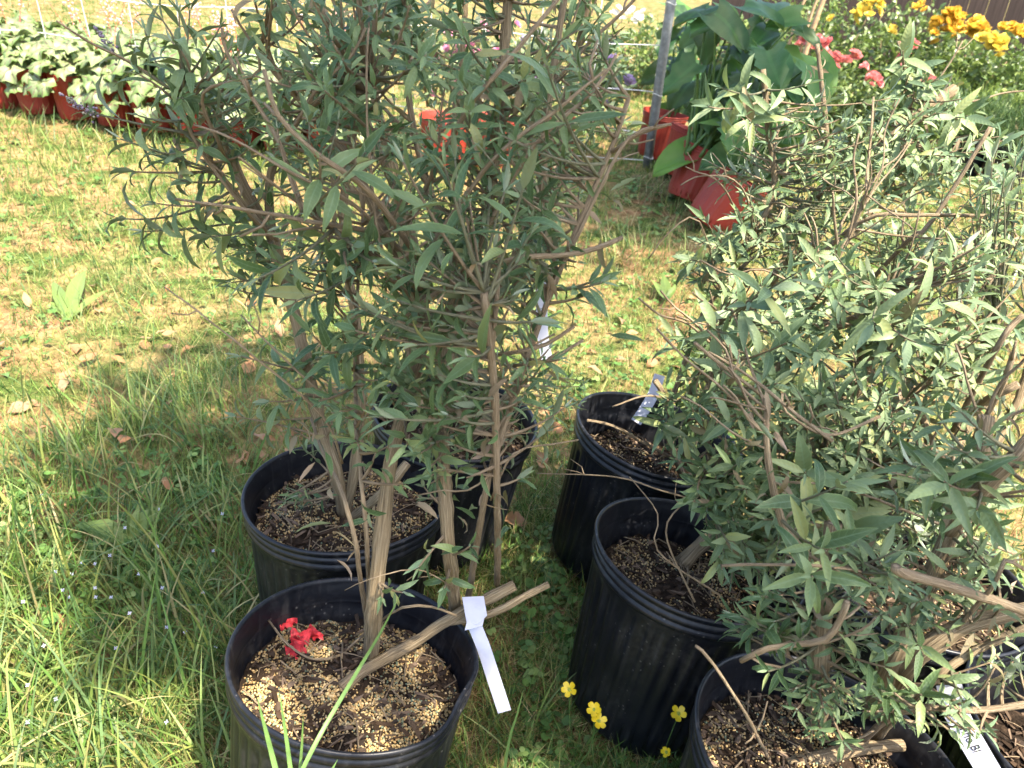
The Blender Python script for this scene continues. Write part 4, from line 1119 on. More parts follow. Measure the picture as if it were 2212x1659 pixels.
# ------------------------------------------------------------------ things lying and growing in the grass
def curled_leaf(seed, mat):
    rr = random.Random(seed)
    return leaf_mesh('fallen_leaf', mat, rr.uniform(.2, .34), rr.uniform(-.5, 1.3), rr.uniform(-.2, .7), rr.uniform(-.8, .8), 6, 2, rr.uniform(.15, .5), seed=seed)[0]
M['orange_litter'] = leaf_material('orange_litter', [(0, (0.30, 0.12, 0.055)), (0.5, (0.44, 0.21, 0.11)), (1, (0.30, 0.17, 0.11))], (0.40, 0.24, 0.15), 0.6, (.35, .2, .12), .2, .3, False)
LITTER = [curled_leaf(s, M['orange_litter']) for s in range(6)]
def litter():
    rng = np.random.default_rng(31)
    spots = [(1355, 552), (1330, 770), (1255, 900), (1215, 935), (1345, 690), (1180, 1318), (440, 965), (285, 940), (455, 560), (170, 460), (350, 735), (100, 810), (130, 800), (60, 850), (300, 715), (1140, 1130), (1430, 700), (1490, 640), (1270, 745), (200, 450), (1440, 490), (1180, 1010), (1150, 1160)]
    for q in range(110):
        spots.append((rng.uniform(-200, 640) if q % 3 else rng.uniform(1150, 1520), 300 + 760 * rng.random() ** 1.2))
    for (px, py) in spots:
        p = PZ(px, py, 0.02)
        if not free_of_pots(np.array([p.x]), np.array([p.y]), .01)[0]: continue
        place = 'in the sunny gap between the two groups of pots' if px > 1000 and py < 1000 else 'close to the black pots' if px > 1000 else 'in the longer grass at the lower left' if py > 880 else 'in the open sunny grass at the left'
        o = ob('fallen_leaf', LITTER[int(rng.integers(0, 6))], label='dry orange brown leaf lying ' + place, cat='dead leaf', group='dead leaves ' + place)
        o.location = (p.x, p.y, gz(p.x, p.y) + rng.uniform(.012, .028)); s = rng.uniform(.03, .055) * (1 + .12 * p.y)
        o.scale = (s, s, s); o.rotation_euler = (rng.normal(0, .3), rng.normal(0, .3), rng.uniform(0, 6.28))
litter()

def flower_parts(root, petal, n, r, mat_c, cr, cup, stem_h, rng, centre=True):
    for k in range(n):
        o = ob('petal', petal, root, keep=False)
        o.rotation_euler = Matrix.Rotation(2 * math.pi * k / n + rng.normal(0, .08), 3, 'Z').to_euler(); o.scale = (r, r, r)
        o.rotation_euler.rotate_axis('Y', -cup + rng.normal(0, .08))
    if centre:
        P = np.array([[math.cos(a) * cr * q, math.sin(a) * cr * q, cr * .5 * (1 - q * .7)] for q in (0.1, .5, .9) for a in np.linspace(0, 6.28, 8)[:-1]])
        me = pebble_mass(P, np.full(len(P), cr * .32), np.tile([[.30, .33, .04]], (len(P), 1)), 'centre', M['grain'])
        ob('centre', me, root, keep=False, kind='stuff')
def petal_mesh(name, mat, wid, curl):
    V = []; 
    for i, t in enumerate((0.08, .35, .65, .88, 1.0)):
        w = wid * (0.25, .75, 1.0, .85, .40)[i]
        for s in (-1, 0, 1):
            V.append((t - (0.04 if s == 0 and i == 4 else 0), s * w, curl * t * t + abs(s) * .06))
    Q = np.array([[r * 3 + c, (r + 1) * 3 + c, (r + 1) * 3 + c + 1, r * 3 + c + 1] for r in range(4) for c in range(2)])
    return mesh_from(name, V, Q, mat)
BUTTER = petal_mesh('petal', M['yellow'], .34, .12)
def buttercups():
    rng = np.random.default_rng(41)
    data = [(1230, 1490, .16, 'open yellow buttercup nearest the white tag', .3), (1283, 1533, .15, 'yellow buttercup tilted up just above its neighbour', .9), (1293, 1558, .14, 'yellow buttercup lower of the pair against the dark pot', .35),
            (1466, 1542, .17, 'largest yellow buttercup by itself in front of the leaning black pot', .45), (1440, 1625, .10, 'small half closed yellow buttercup near the bottom edge', 1.1),
            (2008, 1425, .17, 'yellow buttercup glimpsed behind the stems of the lower right bush', .5), (2030, 1452, .16, 'yellow buttercup behind the lettered white tag', .7)]
    for px, py, h, lab, cup in data:
        p = PZ(px, py, h)
        root = thing('buttercup', p, lab, 'flower', 'yellow buttercups')
        d = (CAM - p).normalized(); tilt = Vector((d.x * .7 + rng.normal(0, .15), d.y * .7, .75)).normalized()
        root.rotation_euler = tilt.to_track_quat('Z', 'Y').to_euler()
        flower_parts(root, BUTTER, 5, .0125 if h > .12 else .009, None, .0032, .12 + cup * .35, h, rng)
        inv = (Matrix.Translation(p) @ root.rotation_euler.to_matrix().to_4x4()).inverted()
        g = Vector((p.x + rng.normal(0, .02), p.y + rng.normal(0, .02), 0))
        C = np.array([inv @ g, inv @ (g.lerp(p, .5) + Vector((rng.normal(0, .006), 0, 0))), Vector((0, 0, -.003)), Vector((0, 0, 0.0))])
        v, f, uv = tube(C, .0008, 5); ob('stalk', mesh_from('stalk', v, f, M['stem_green']), root, keep=False)
buttercups()
SMALL = petal_mesh('petal', M['pale_lilac'], .30, .1)
def lilac_weeds():
    rng = np.random.default_rng(43)
    pts = [(237, 1200), (205, 1218), (340, 1180), (360, 1355), (205, 1270), (280, 1325), (207, 1290), (120, 1235), (155, 1240), (350, 1270), (300, 1240), (90, 1070), (345, 1100), (240, 1290), (150, 1290), (135, 1275), (120, 1510), (360, 1560), (60, 1480), (50, 1300), (440, 1280), (465, 1400), (460, 1190), (270, 1140), (175, 1215), (250, 1400), (60, 1560), (95, 1395), (400, 1365), (480, 1110)]
    for px, py in pts:
        p = PZ(px, py, rng.uniform(.03, .07))
        root = thing('lilac_flower', p, 'tiny pale lilac flower in the lower left grass', 'flower', 'tiny lilac flowers in the left grass')
        d = (CAM - p).normalized(); root.rotation_euler = Vector((d.x * .6 + rng.normal(0, .2), d.y * .6, .8)).normalized().to_track_quat('Z', 'Y').to_euler()
        for k in range(4):
            o = ob('petal', SMALL, root, keep=False); o.rotation_euler = (0, -.15, 1.571 * k + .4); o.scale = (.0036,) * 3
        inv = (Matrix.Translation(p) @ root.rotation_euler.to_matrix().to_4x4()).inverted()
        v, f, uv = tube(np.array([inv @ Vector((p.x, p.y, 0)), inv @ (p * 0.5 + Vector((p.x, p.y, 0)) * .5), Vector((0, 0, 0))]), .0005, 4)
        ob('stalk', mesh_from('stalk', v, f, M['stem_green']), root, keep=False)
lilac_weeds()

M['dock'] = leaf_material('dock_leaf', [(0, (0.12, 0.19, 0.04)), (1, (0.18, 0.25, 0.06))], (.2, .28, .1), .45, (.22, .32, .1), .35, .4, False, 12)
def dock(px, py, leaves, label):
    p = PZ(px, py, 0)
    root = thing('broad_leaved_weed', p, label, 'weed')
    for k, (tx, ty, tz, w) in enumerate(leaves):
        t = PZ(tx, ty, tz); d = t - p; L = d.length
        me = leaf_mesh('leaf', M['dock'], w, .35, .25, .2, 7, 2, .18, seed=k)[0]
        o = ob('leaf', me, root, keep=False); o.matrix_basis = (frame(d, (0, -.2, 1)).to_4x4() @ Matrix.Diagonal((L, L, L, 1)))
dock(150, 690, [(112, 600, .03, .075), (182, 575, .045, .085), (235, 620, .03, .07), (105, 655, .012, .08)], 'pale green weed with upright strap leaves in the sunny grass')
dock(280, 1165, [(160, 1130, .03, .24), (345, 1090, .045, .26), (300, 1090, .05, .16)], 'weed with broad crinkled leaves in the grass left of the pots')
dock(1440, 650, [(1405, 600, .05, .14), (1432, 585, .05, .12), (1462, 612, .04, .14), (1450, 640, .02, .14)], 'bright green broad weed in the sunny gap between the pots')
dock(1220, 1310, [(1190, 1290, .02, .4), (1245, 1290, .03, .4)], 'small round leaved weed between the pots')

# a stalk of grass across the front pot and a few blades before it
def grass_stalk(pts, w, label, name='grass_stalk'):
    C = catmull([P3(p) for p in pts], .02)
    n = len(C); t = np.linspace(0, 1, n)
    T = np.gradient(C, axis=0); s = np.cross(T, (np.array(CAM) - C)); s /= np.linalg.norm(s, axis=1, keepdims=True)
    ww = w * (np.minimum(1, .6 + 2 * t) * (1 - t ** 3) + .02)[:, None] / 2
    up = np.cross(s, T); up /= np.linalg.norm(up, axis=1, keepdims=True)
    V = np.stack([C - s * ww, C - up * ww * .35, C + s * ww], 1).reshape(-1, 3)
    Q = np.array([[i * 3 + c, (i + 1) * 3 + c, (i + 1) * 3 + c + 1, i * 3 + c + 1] for i in range(n - 1) for c in range(2)])
    ob(name, mesh_from(name, V, Q, M['stem_green']), label=label, cat='grass')
grass_stalk([(625, 1720, .40), (690, 1590, .46), (760, 1470, .50), (820, 1370, .52), (866, 1282, .53)], .0042, 'long green grass blade slanting across the front pot')
grass_stalk([(620, 1760, .42), (590, 1640, .45), (555, 1505, .47)], .0052, 'cut tipped broad grass blade before the front pot')
grass_stalk([(640, 1760, .42), (622, 1620, .45), (603, 1490, .47)], .0042, 'upright pointed grass blade before the front pot')
grass_stalk([(635, 1760, .42), (650, 1640, .45), (655, 1545, .46)], .003, 'narrow grass blade with a seed head before the front pot')
grass_stalk([(690, 1760, .42), (710, 1680, .44), (730, 1640, .45)], .003, 'short grass blade lowest before the front pot')
grass_stalk([(1085, 1700, .62), (1100, 1600, .64), (1118, 1540, .65), (1130, 1490, .66)], .0040, 'grass blade standing beside the lower end of the white tag')

# ------------------------------------------------------------------ white tags
def strip(path, width, name, label, normal_hint=(0, -1, .2), loop=None, text=None, thick=.0006):
    P = [P3(p) if not isinstance(p, Vector) else p for p in path]
    C = catmull(P, .01); n = len(C)
    T = np.gradient(C, axis=0); T /= np.linalg.norm(T, axis=1, keepdims=True)
    nh = np.array(normal_hint, float); S = np.cross(T, nh); S /= np.linalg.norm(S, axis=1, keepdims=True)
    Nn = np.cross(S, T)
    w = width / 2
    V = np.concatenate([C - S * w + Nn * thick, C + S * w + Nn * thick, C + S * w - Nn * thick, C - S * w - Nn * thick])
    F = []
    for i in range(n - 1):
        for a, b in ((0, 1), (1, 2), (2, 3), (3, 0)):
            F.append([a * n + i, b * n + i, b * n + i + 1, a * n + i + 1])
    F += [[0, 3 * n, 2 * n, n], [n - 1, 2 * n - 1, 3 * n - 1, 4 * n - 1]]
    root = thing(name, C[0], label, 'plant tag', 'white plant tags')
    ob('strip', mesh_from('strip', V, np.array(F), M['white_tag'], False), root)
    if loop:
        for pts in loop:
            Q = [P3(p) if not isinstance(p, Vector) else p for p in pts]
            A4 = np.array([list(q) for q in Q]); nn = np.cross(A4[1] - A4[0], A4[-1] - A4[0]); nn = nn / np.linalg.norm(nn) * .0006; k = len(Q)
            VV = np.concatenate([A4 + nn, A4 - nn])
            mb = MB(); ring = np.array([[i, (i + 1) % k, k + (i + 1) % k, k + i] for i in range(k)])
            tri = np.array([[0, i, i + 1] for i in range(1, k - 1)] + [[k, k + i + 1, k + i] for i in range(1, k - 1)])
            mb.add(VV, [ring, tri]); ob('loop', mb.mesh('loop', M['white_tag'], False), root)
    return root, C, S, Nn
strip([PZ(1025, 1350, .285), PZ(1045, 1400, .262), PZ(1068, 1470, .225), PZ(1090, 1537, .185)], .0185, 'plant_tag', 'blank white tag looped on the cut log, hanging over the front pot rim', (-.2, -.6, .8),
      loop=[[PZ(998, 1290, .318), PZ(1045, 1288, .318), PZ(1052, 1330, .31), PZ(1030, 1350, .303), PZ(1008, 1345, .303)], [PZ(1004, 1362, .300), PZ(1012, 1328, .308), PZ(1050, 1322, .308), PZ(1042, 1352, .301)]])
strip([(1168, 600, 1.22), (1170, 660, 1.22), (1172, 720, 1.21), (1182, 780, 1.2)], .020, 'plant_tag', 'white tag hanging on the right side of the left group', (-.2, -1, .2))
strip([(1425, 810, 1.30), (1412, 850, 1.28), (1392, 885, 1.26), (1374, 912, 1.25)], .021, 'plant_tag', 'white tag inside the black pot behind the pruned stub', (-.1, -1, .4))
strip([(1845, 700, 1.1), (1855, 715, 1.1), (1862, 735, 1.1)], .02, 'plant_tag', 'tiny corner of a white tag among the leaves beside the thick stub', (0, -1, .3))
strip([(1945, 845, 1.0), (1955, 875, 1.0), (1965, 905, .99)], .018, 'plant_tag', 'greyish tag glimpsed in the middle of the right bush', (0, -1, .3))
root, C, S, Nn = strip([PY(2050, 1480, .60), PY(2068, 1545, .59), PY(2112, 1625, .575), PY(2175, 1730, .56)], .0265, 'plant_tag', 'white tag with black lettering at the lower right corner', (-.45, -.8, .5))
def tag_text(txt, i0, size):
    cu = bpy.data.curves.new('lettering', 'FONT'); cu.body = txt; cu.size = size; cu.align_x = 'LEFT'; cu.align_y = 'CENTER'; cu.extrude = .0001
    tmp = bpy.data.objects.new('lettering_curve', cu); COL.objects.link(tmp)
    bpy.context.view_layer.update()
    me = bpy.data.meshes.new_from_object(tmp.evaluated_get(bpy.context.evaluated_depsgraph_get()))
    bpy.data.objects.remove(tmp); bpy.data.curves.remove(cu)
    me.materials.clear(); me.materials.append(M['ink'])
    V = np.empty(len(me.vertices) * 3, np.float32); me.vertices.foreach_get('co', V); V = V.reshape(-1, 3)
    ln = np.concatenate([[0], np.cumsum(np.linalg.norm(np.diff(C, axis=0), axis=1))])
    side = 1.0 if Vector(Nn[i0]).dot(CAM - Vector(C[i0])) > 0 else -1.0
    u = ln[i0] + V[:, 0]
    I = lambda A_: np.stack([np.interp(u, ln, A_[:, k]) for k in range(3)], -1)
    T_ = np.gradient(C, axis=0); T_ /= np.linalg.norm(T_, axis=1, keepdims=True)
    Yv = np.cross(Nn * side, T_)
    V = I(C) + I(Yv) * V[:, 1:2] + I(Nn * side) * (.0012 + V[:, 2:3])
    me.vertices.foreach_set('co', V.astype(np.float32).ravel()); me.update()
    ob('lettering', me, root, kind='stuff')
tag_text('Nanho Bl', 5, .0140)

# ------------------------------------------------------------------ red petals and chips on the front pot's soil
def red_petal(px, py, s, rot, seed, label):
    rr = random.Random(seed)
    V = []; nn = 7
    for i in range(nn):
        for j in range(nn):
            u = i / (nn - 1) * 2 - 1; v = j / (nn - 1) * 2 - 1
            k = 1 - .35 * max(0, abs(u) + abs(v) - 1)
            V.append((u * k * .62 + .1 * math.sin(3 * v + seed), v * k * .42 * (1 + .2 * math.sin(5 * u + seed)), .27 * math.sin(4 * u + seed) * math.cos(3.3 * v) + .09 * math.sin(9 * v + 4 * u) + .18))
    Q = np.array([[i * nn + j, (i + 1) * nn + j, (i + 1) * nn + j + 1, i * nn + j + 1] for i in range(nn - 1) for j in range(nn - 1)])
    o = ob('red_petal', mesh_from('red_petal', V, Q, M['petal_red']), label=label, cat='petal', group='red petals on the soil')
    o.location = soil_at('A', px, py, .004); o.scale = (s, s, s); o.rotation_euler = (rr.uniform(-.2, .3), rr.uniform(-.2, .2), rot)
red_petal(655, 1380, .034, .5, 1, 'largest crumpled red petal lying on the front pot soil')
red_petal(642, 1408, .030, -.6, 2, 'long red petal lowest on the front pot soil')
red_petal(624, 1352, .020, .9, 3, 'small red petal uppermost on the front pot soil')
red_petal(686, 1378, .016, 0, 4, 'orange red petal scrap at the right of the crumpled petal')
mb = MB(); rngc = np.random.default_rng(3)
mesh_chip = chip_mass(np.zeros((1, 3)), np.array([.018]), np.array([.014]), np.array([.003]), np.array([[.16, .14, .16]]), 'stone_chip', M['mulch'], rngc)
o = ob('slate_chip', mesh_chip, label='grey flat chip on the soil at the front of the front pot', cat='stone'); o.location = soil_at('A', 786, 1510, .003)

# ------------------------------------------------------------------ background: wire fence, red pots, potted plants, roses
def wire_fence():
    a = PZ(-260, 180, 0); b = PZ(1397, 362, 0)
    root = thing('wire_fence', b, 'woven wire fence running from the grey metal post to the left edge', 'fence')
    d = b - a; L = d.length; d.normalize()
    rr = random.Random(8)
    hs = (0.03, .20, .40, .64, .93)
    def pt(s, h): return a + d * s + Vector((0, .012 * math.sin(s * 3 + h * 9), h + .012 * math.sin(s * 5 + h * 20)))
    for h in hs:
        C = np.array([pt(s, h) for s in np.linspace(0, L, 60)])
        v, f, uv = tube(C, .0027, 5); ob('wire', mesh_from('wire', v, f, M['wire']), root)
    k = 0.1
    while k < L - .1:
        C = np.array([pt(k + rr.uniform(-.004, .004), h) for h in np.linspace(.03, .93, 6)])
        v, f, uv = tube(C, .0022, 5); ob('wire', mesh_from('wire', v, f, M['wire']), root)
        k += .31
    v, f, uv = tube(np.array([b + Vector((0, 0, z)) for z in (-.1, .3, .7, 1.1, 1.6)]), .026, 16)
    post = ob('post', mesh_from('post', v, f, M['steel']), root)
    for h in (.06, .40, .85):
        C = np.array([b + Vector((math.cos(t) * .028, math.sin(t) * .028, h + .006 * math.sin(2 * t))) for t in np.linspace(0, 6.1, 16)])
        v, f, uv = tube(C, .0018, 5); ob('wire_tie', mesh_from('wire_tie', v, f, M['wire']), post)
wire_fence()

RED = pot_meshes(.135, .25, M['red_plastic'], 24, .02, .5, seg=72)
DARKP = pot_meshes(.13, .23, M['black_plastic'], 30, 0, 0, seg=60)
PINKP = pot_meshes(.15, .26, M['pink_plastic'], 20, 0, 0, seg=60)
mbs = MB(); aa = np.linspace(0, 2 * np.pi, 28, endpoint=False)
mbs.add(np.concatenate([[[0, 0, .206]], np.stack([.118 * np.cos(aa), .118 * np.sin(aa), np.full(28, .20)], -1)]), np.array([[0, i + 1, (i + 1) % 28 + 1] for i in range(28)]))
SOILD = mbs.mesh('soil', M['soil'])
def back_pot(name, meshes, loc, rot, label, group, scale=1.0):
    root = thing(name, loc, label, 'pot', group); root.rotation_euler = rot; root.scale = (scale,) * 3
    for nm, me in zip(('body', 'inner_wall', 'rim'), meshes): ob(nm, me, root, keep=False)
    ob('soil', SOILD, root, keep=False)
    return root

# --- pale veined heucheras in red pots
def heuchera_leaf(seed):
    rr = random.Random(seed); n = 28
    V = [(0, 0, 0)]; A = [(0, 0, 0)]
    for q in (.55, 1.0):
        for k in range(n):
            th = 2 * math.pi * k / n
            r = q * (1 + (.15 * math.cos(7 * th) + .05 * math.cos(14 * th)) * (q > .6)) * (1 - .35 * math.exp(-((th - math.pi) / .35) ** 2))
            V.append((r * math.cos(th) * .5 + .22, r * math.sin(th) * .5, .14 * q * q * math.cos(3.5 * th + seed) - .16 * q * q + .05 * math.sin(7 * th) * q)); A.append((q, k / n + .0714, 0))
    F3 = np.array([[0, 1 + k, 1 + (k + 1) % n] for k in range(n)]); F4 = np.array([[1 + k, 1 + n + k, 1 + n + (k + 1) % n, 1 + (k + 1) % n] for k in range(n)])
    return mesh_from('leaf', V, [F3, F4], M['heuchera'], True, {'luv': np.array(A)})
HL = [heuchera_leaf(s) for s in range(5)]
def bell_mass(root, P, rad, col, name='blossom'):
    me = pebble_mass(np.array(P), np.full(len(P), rad), np.tile([col], (len(P), 1)), name, M['grain'])
    return ob(name, me, root, keep=False, kind='stuff')
def heuchera(loc, label, rng, leaves=24, flower=False, size=.145):
    root = thing('heuchera_plant', loc, label, 'plant', 'pale heucheras in red pots')
    for k in range(leaves):
        a = rng.uniform(0, 6.28); ring = math.sqrt((k + .5) / leaves)
        r = .28 * ring; z = .22 * (1 - ring ** 2.0) + rng.normal(0, .025) - .05
        o = ob('leaf', HL[int(rng.integers(0, 5))], root, keep=False)
        out = Vector((math.cos(a), math.sin(a), 0))
        R = frame(out + Vector((0, 0, -.15 - .75 * ring ** 2)), Vector((rng.normal(0, .25), rng.normal(0, .25) - .25, 1)) + out * (.2 + ring * .7))
        s = size * rng.uniform(.75, 1.15)
        o.matrix_basis = Matrix.Translation(out * (r * .75) + Vector((0, 0, z))) @ R.to_4x4() @ Matrix.Diagonal((s, s, s, 1))
    mb = MB()
    for q in range(9):
        a = q * .7; v, f, uv = tube(np.array([[0, 0, -.06], [.04 * math.cos(a), .04 * math.sin(a), .02], [.11 * math.cos(a), .11 * math.sin(a), .06]]), .0022, 4); mb.add(v, f)
    ob('stalks', mb.mesh('stalks', M['stem_green']), root, keep=False, kind='stuff')
    if flower:
        for q in range(2):
            d = np.array([rng.normal(0, .12), rng.normal(0, .1), .34]); v, f, uv = tube(np.array([[0, 0, 0], d * .5, d]), .0014, 4)
            st = ob('flower_stalk', mesh_from('flower_stalk', v, f, M['petal_red']), root, keep=False)
            me = pebble_mass(d + rng.normal(0, 1, (26, 3)) * [.016, .016, .04], rng.uniform(.004, .007, 26), pick(np.array([[.75, .28, .28], [.8, .42, .38]]), 26, rng), 'blossom', M['grain'])
            ob('blossom', me, st, keep=False, kind='stuff')
rngb = np.random.default_rng(51)
e1 = PZ(-150, 208, 0); e2 = PZ(330, 283, 0); rd = (e2 - e1); rd.normalize(); rn = Vector((-rd.y, rd.x, 0))
idx = 0
for row in range(4):
    seen = 0
    for k in range(-1, 11):
        p = e1 + rd * (k * .285 + (.14 if row % 2 else 0)) + rn * (row * .27 + .05)
        q = RC.transposed() @ (p + Vector((0, 0, .3)) - CAM); u = q.x / -q.z * F_ + W_ / 2
        if u < -40 or u > 760: continue
        wherep = ('front row', 'second row', 'third row', 'back row')[row]
        shown = u < 420
        nth = ('first', 'second', 'third', 'fourth', 'fifth', 'sixth', 'seventh', 'eighth')[min(seen, 7)] + ' from the left edge'; seen += 1
        if row < 2:
            back_pot('red_pot', RED, p, (rngb.normal(0, .03), rngb.normal(0, .03), rngb.uniform(0, 6)), ('red pot in the %s under the heucheras, %s' % (wherep, nth)) if shown else 'red pot of the heuchera %s glimpsed behind the left bush' % wherep, 'red pots of heuchera, ' + wherep)
        heuchera(p + Vector((rngb.normal(0, .015), rngb.normal(0, .015), .25 if row < 2 else .24)), ('pale heuchera in the %s behind the wire, %s' % (wherep, nth)) if shown else 'pale heuchera of the %s glimpsed behind the left bush' % wherep, rngb, 30 if row < 2 else 22, flower=(idx % 3 == 0))
        idx += 1

# --- big leaved plants in leaning red pots
def heart_leaf(seed, split):
    rows, half = 9, 3
    V = []; A = []
    for i in range(rows):
        t = i / (rows - 1)
        w = .50 * (t + .22) ** .35 * max(0, 1 - t) ** .62 * 1.15 + .004
        for k in range(-half, half + 1):
            s = k / half
            ww = w
            if split and abs(k) == half and i % 2 == 1 and 0 < i < rows - 1: ww = w * .72
            x = t - .26 * abs(s) ** 1.6 * (1 - t) ** 2
            y = s * ww
            V.append((x, y, .25 * abs(y) - .22 * t * t + .05 * math.sin(5 * t + 3 * s + seed))); A.append((t, s, 0))
    m = 2 * half + 1
    Q = np.array([[i * m + j, (i + 1) * m + j, (i + 1) * m + j + 1, i * m + j + 1] for i in range(rows - 1) for j in range(m - 1)])
    return mesh_from('leaf', V, Q, M['big_leaf'], True, {'luv': np.array(A)})
HEART = [heart_leaf(s, s % 2) for s in range(4)]
def big_plant(base, label, leaves, rng):
    root = thing('split_leaf_plant', base, label, 'plant', 'big leaved plants in red pots')
    for (px, py, Y, size, up, az) in leaves:
        p = PY(px, py, Y)
        out = Vector((math.cos(az), math.sin(az), 0))
        R = frame(out * .9 + Vector((0, 0, -.2 + up)), Vector((rng.normal(0, .25), -.45 + rng.normal(0, .2), 1)) + out * .25)
        o = ob('leaf', HEART[int(rng.integers(0, 4))], root, keep=False)
        o.matrix_parent_inverse = Matrix.Translation(-root.location)
        o.matrix_basis = Matrix.Translation(p) @ R.to_4x4() @ Matrix.Diagonal((size, size, size, 1))
        b = base + Vector((rng.normal(0, .03), rng.normal(0, .03), 0)); mid = b.lerp(p, .55) + Vector((0, 0, .06))
        v, f, uv = tube(catmull([b, mid, p], .05), np.linspace(.009, .004, len(catmull([b, mid, p], .05))), 6)
        ob('leaf_stalk', mesh_from('leaf_stalk', v, f, M['stem_green']), root)
rngp = np.random.default_rng(61)
red_spots = [(1415, 336, (0, .10, 0), 'red pot just left of the grey metal post'), (1468, 378, (0, .20, .4), 'red pot partly behind the foot of the grey metal post'), (1485, 430, (.05, .32, .7), 'red pot leaning right in the middle of the leaning row'), (1528, 482, (.1, .50, .3), 'red pot nearest of the leaning row, tipped far over')]
for (px, py, rot, lab) in red_spots:
    back_pot('red_pot', RED, PZ(px, py, .015), rot, lab, 'leaning red pots by the post')
PY_POST = PZ(1397, 362, 0).y
zones = [((1440, 300), (1440, 1530, 0, 260, PY_POST + .3, PY_POST + .75), 26, 'dark split leaf plant just right of the grey metal post'),
         ((1500, 330), (1490, 1730, 5, 370, 3.7, 4.25), 56, 'large glossy split leaf plant with one bright lime leaf'),
         ((1570, 380), (1560, 1770, 110, 340, 3.4, 3.9), 36, 'split leaf plant rightmost above the tipped red pot')]
for (bx_, by_), (x0, x1, y0, y1, ya, yb), n, lab in zones:
    lv = [(rngp.uniform(x0, x1), y0 + (y1 - y0) * rngp.random(), rngp.uniform(ya, yb), rngp.uniform(.14, .25), rngp.uniform(-.5, .2), rngp.uniform(-2.9, -.2)) for q in range(n)]
    big_plant(PY(bx_, by_, (ya + yb) / 2 - .15), lab, lv, rngp)

# --- the pots and flowers glimpsed through the left bush
for i, (px, py) in enumerate([(960, 352), (1060, 356), (1190, 356)]):
    p = PZ(px, py, 0.01)
    back_pot('red_pot', RED, p, (0, rngb.normal(0, .05), 0), 'red pot with a flowering plant behind the centre of the left bush', 'red pots behind the left bush')
def flower_clump(loc, label, cat, bloom_mat, n_leaf, n_bloom, rx, h, rng, leafmat='rose_leaf', bloom=.016, group=None, kind_name='flowering_plant', leaf=.04, blooms_at=None):
    root = thing(kind_name, loc, label, cat, group)
    n = n_leaf
    u = rng.normal(0, 1, (n, 3)); u /= np.linalg.norm(u, axis=1, keepdims=True); u *= rng.random((n, 1)) ** .40
    lump = 1 + .22 * np.sin(5 * u[:, :1] + 3) * np.cos(4 * u[:, 2:]) + .15 * np.sin(9 * u[:, 1:2])
    P = u * lump * np.array([rx, rx, h / 2]) + np.array([0, 0, h * .52])
    V0 = np.array([[0, 0, 0], [.35, -.26, .05], [.35, .26, .05], [.75, -.20, .0], [.75, .20, 0], [1, 0, -.06]]) ; A0 = np.array([[0, 0, 0], [.35, -1, 0], [.35, 1, 0], [.75, -1, 0], [.75, 1, 0], [1, 0, 0.]])
    d = u + rng.normal(0, .6, (n, 3)); d /= np.linalg.norm(d, axis=1, keepdims=True)
    nn = rng.normal(0, .5, (n, 3)) + np.array([0, 0, 1.0]); y = np.cross(nn, d); y /= np.linalg.norm(y, axis=1, keepdims=True); nn = np.cross(d, y)
    s = leaf * rng.uniform(.6, 1.2, n)
    V = P[:, None] + s[:, None, None] * (V0[None, :, :1] * d[:, None] + V0[None, :, 1:2] * y[:, None] + V0[None, :, 2:] * nn[:, None])
    off = (np.arange(n) * 6)[:, None, None]
    F3 = (np.array([[0, 1, 2], [3, 5, 4]])[None] + off).reshape(-1, 3); F4 = (np.array([[1, 3, 4, 2]])[None] + off).reshape(-1, 4)
    me = mesh_from('foliage', V.reshape(-1, 3), [F3, F4], M[leafmat], False, {'luv': np.tile(A0, (n, 1)), 'rnd': np.repeat(rng.random(n), 6)})
    ob('foliage', me, root, keep=False, kind='stuff')
    for q in range(5):
        a = q * 1.26; v, f, uv = tube(np.array([[.02 * math.cos(a), .02 * math.sin(a), -.02], [rx * .3 * math.cos(a), rx * .3 * math.sin(a), h * .4], [rx * .55 * math.cos(a), rx * .55 * math.sin(a), h * .8]]), np.array([.006, .005, .003]), 5)
        ob('stem', mesh_from('stem', v, f, M['bark'], True, {'bark': uv}), root, keep=False)
    spots = blooms_at if blooms_at is not None else [P3b for P3b in (P[rng.integers(0, n)] * [1.08, 1.08, 1.04] for _ in range(n_bloom))]
    for sp in spots:
        o = ob('bloom', BLOOM[bloom_mat][int(rng.integers(0, 3))], root, keep=False)
        o.location = sp if blooms_at is None else Vector(sp) - Vector(loc)
        k = bloom * rng.uniform(.75, 1.25); o.scale = (k, k, k); o.rotation_euler = (rng.normal(.4, .4), rng.normal(0, .4), rng.uniform(0, 6))
    return root
def bloom_mesh(seed, mat):
    rr = random.Random(seed); mb = MB()
    for ring, (n, tilt, L) in enumerate(((6, .15, 1.0), (5, .6, .85), (4, 1.05, .65), (3, 1.35, .45))):
        for k in range(n):
            a = 2 * math.pi * (k + .5 * ring) / n + rr.uniform(-.2, .2); t = tilt + rr.uniform(-.15, .15); ll = L * rr.uniform(.85, 1.1)
            Rz = np.array(Matrix.Rotation(a, 3, 'Z') @ Matrix.Rotation(-t, 3, 'Y'))
            g = []
            for i, x in enumerate((.05, .55, 1.0)):
                for j, s in enumerate((-1, 0, 1)):
                    g.append((x * ll, s * ll * (.12, .48, .38)[i], .10 * abs(s) * x + (.16 if i == 2 else 0) * rr.uniform(.3, 1.2)))
            mb.add(np.array(g) @ Rz.T, np.array([[i * 3 + j, (i + 1) * 3 + j, (i + 1) * 3 + j + 1, i * 3 + j + 1] for i in range(2) for j in range(2)]))
    return mb.mesh('bloom', mat)
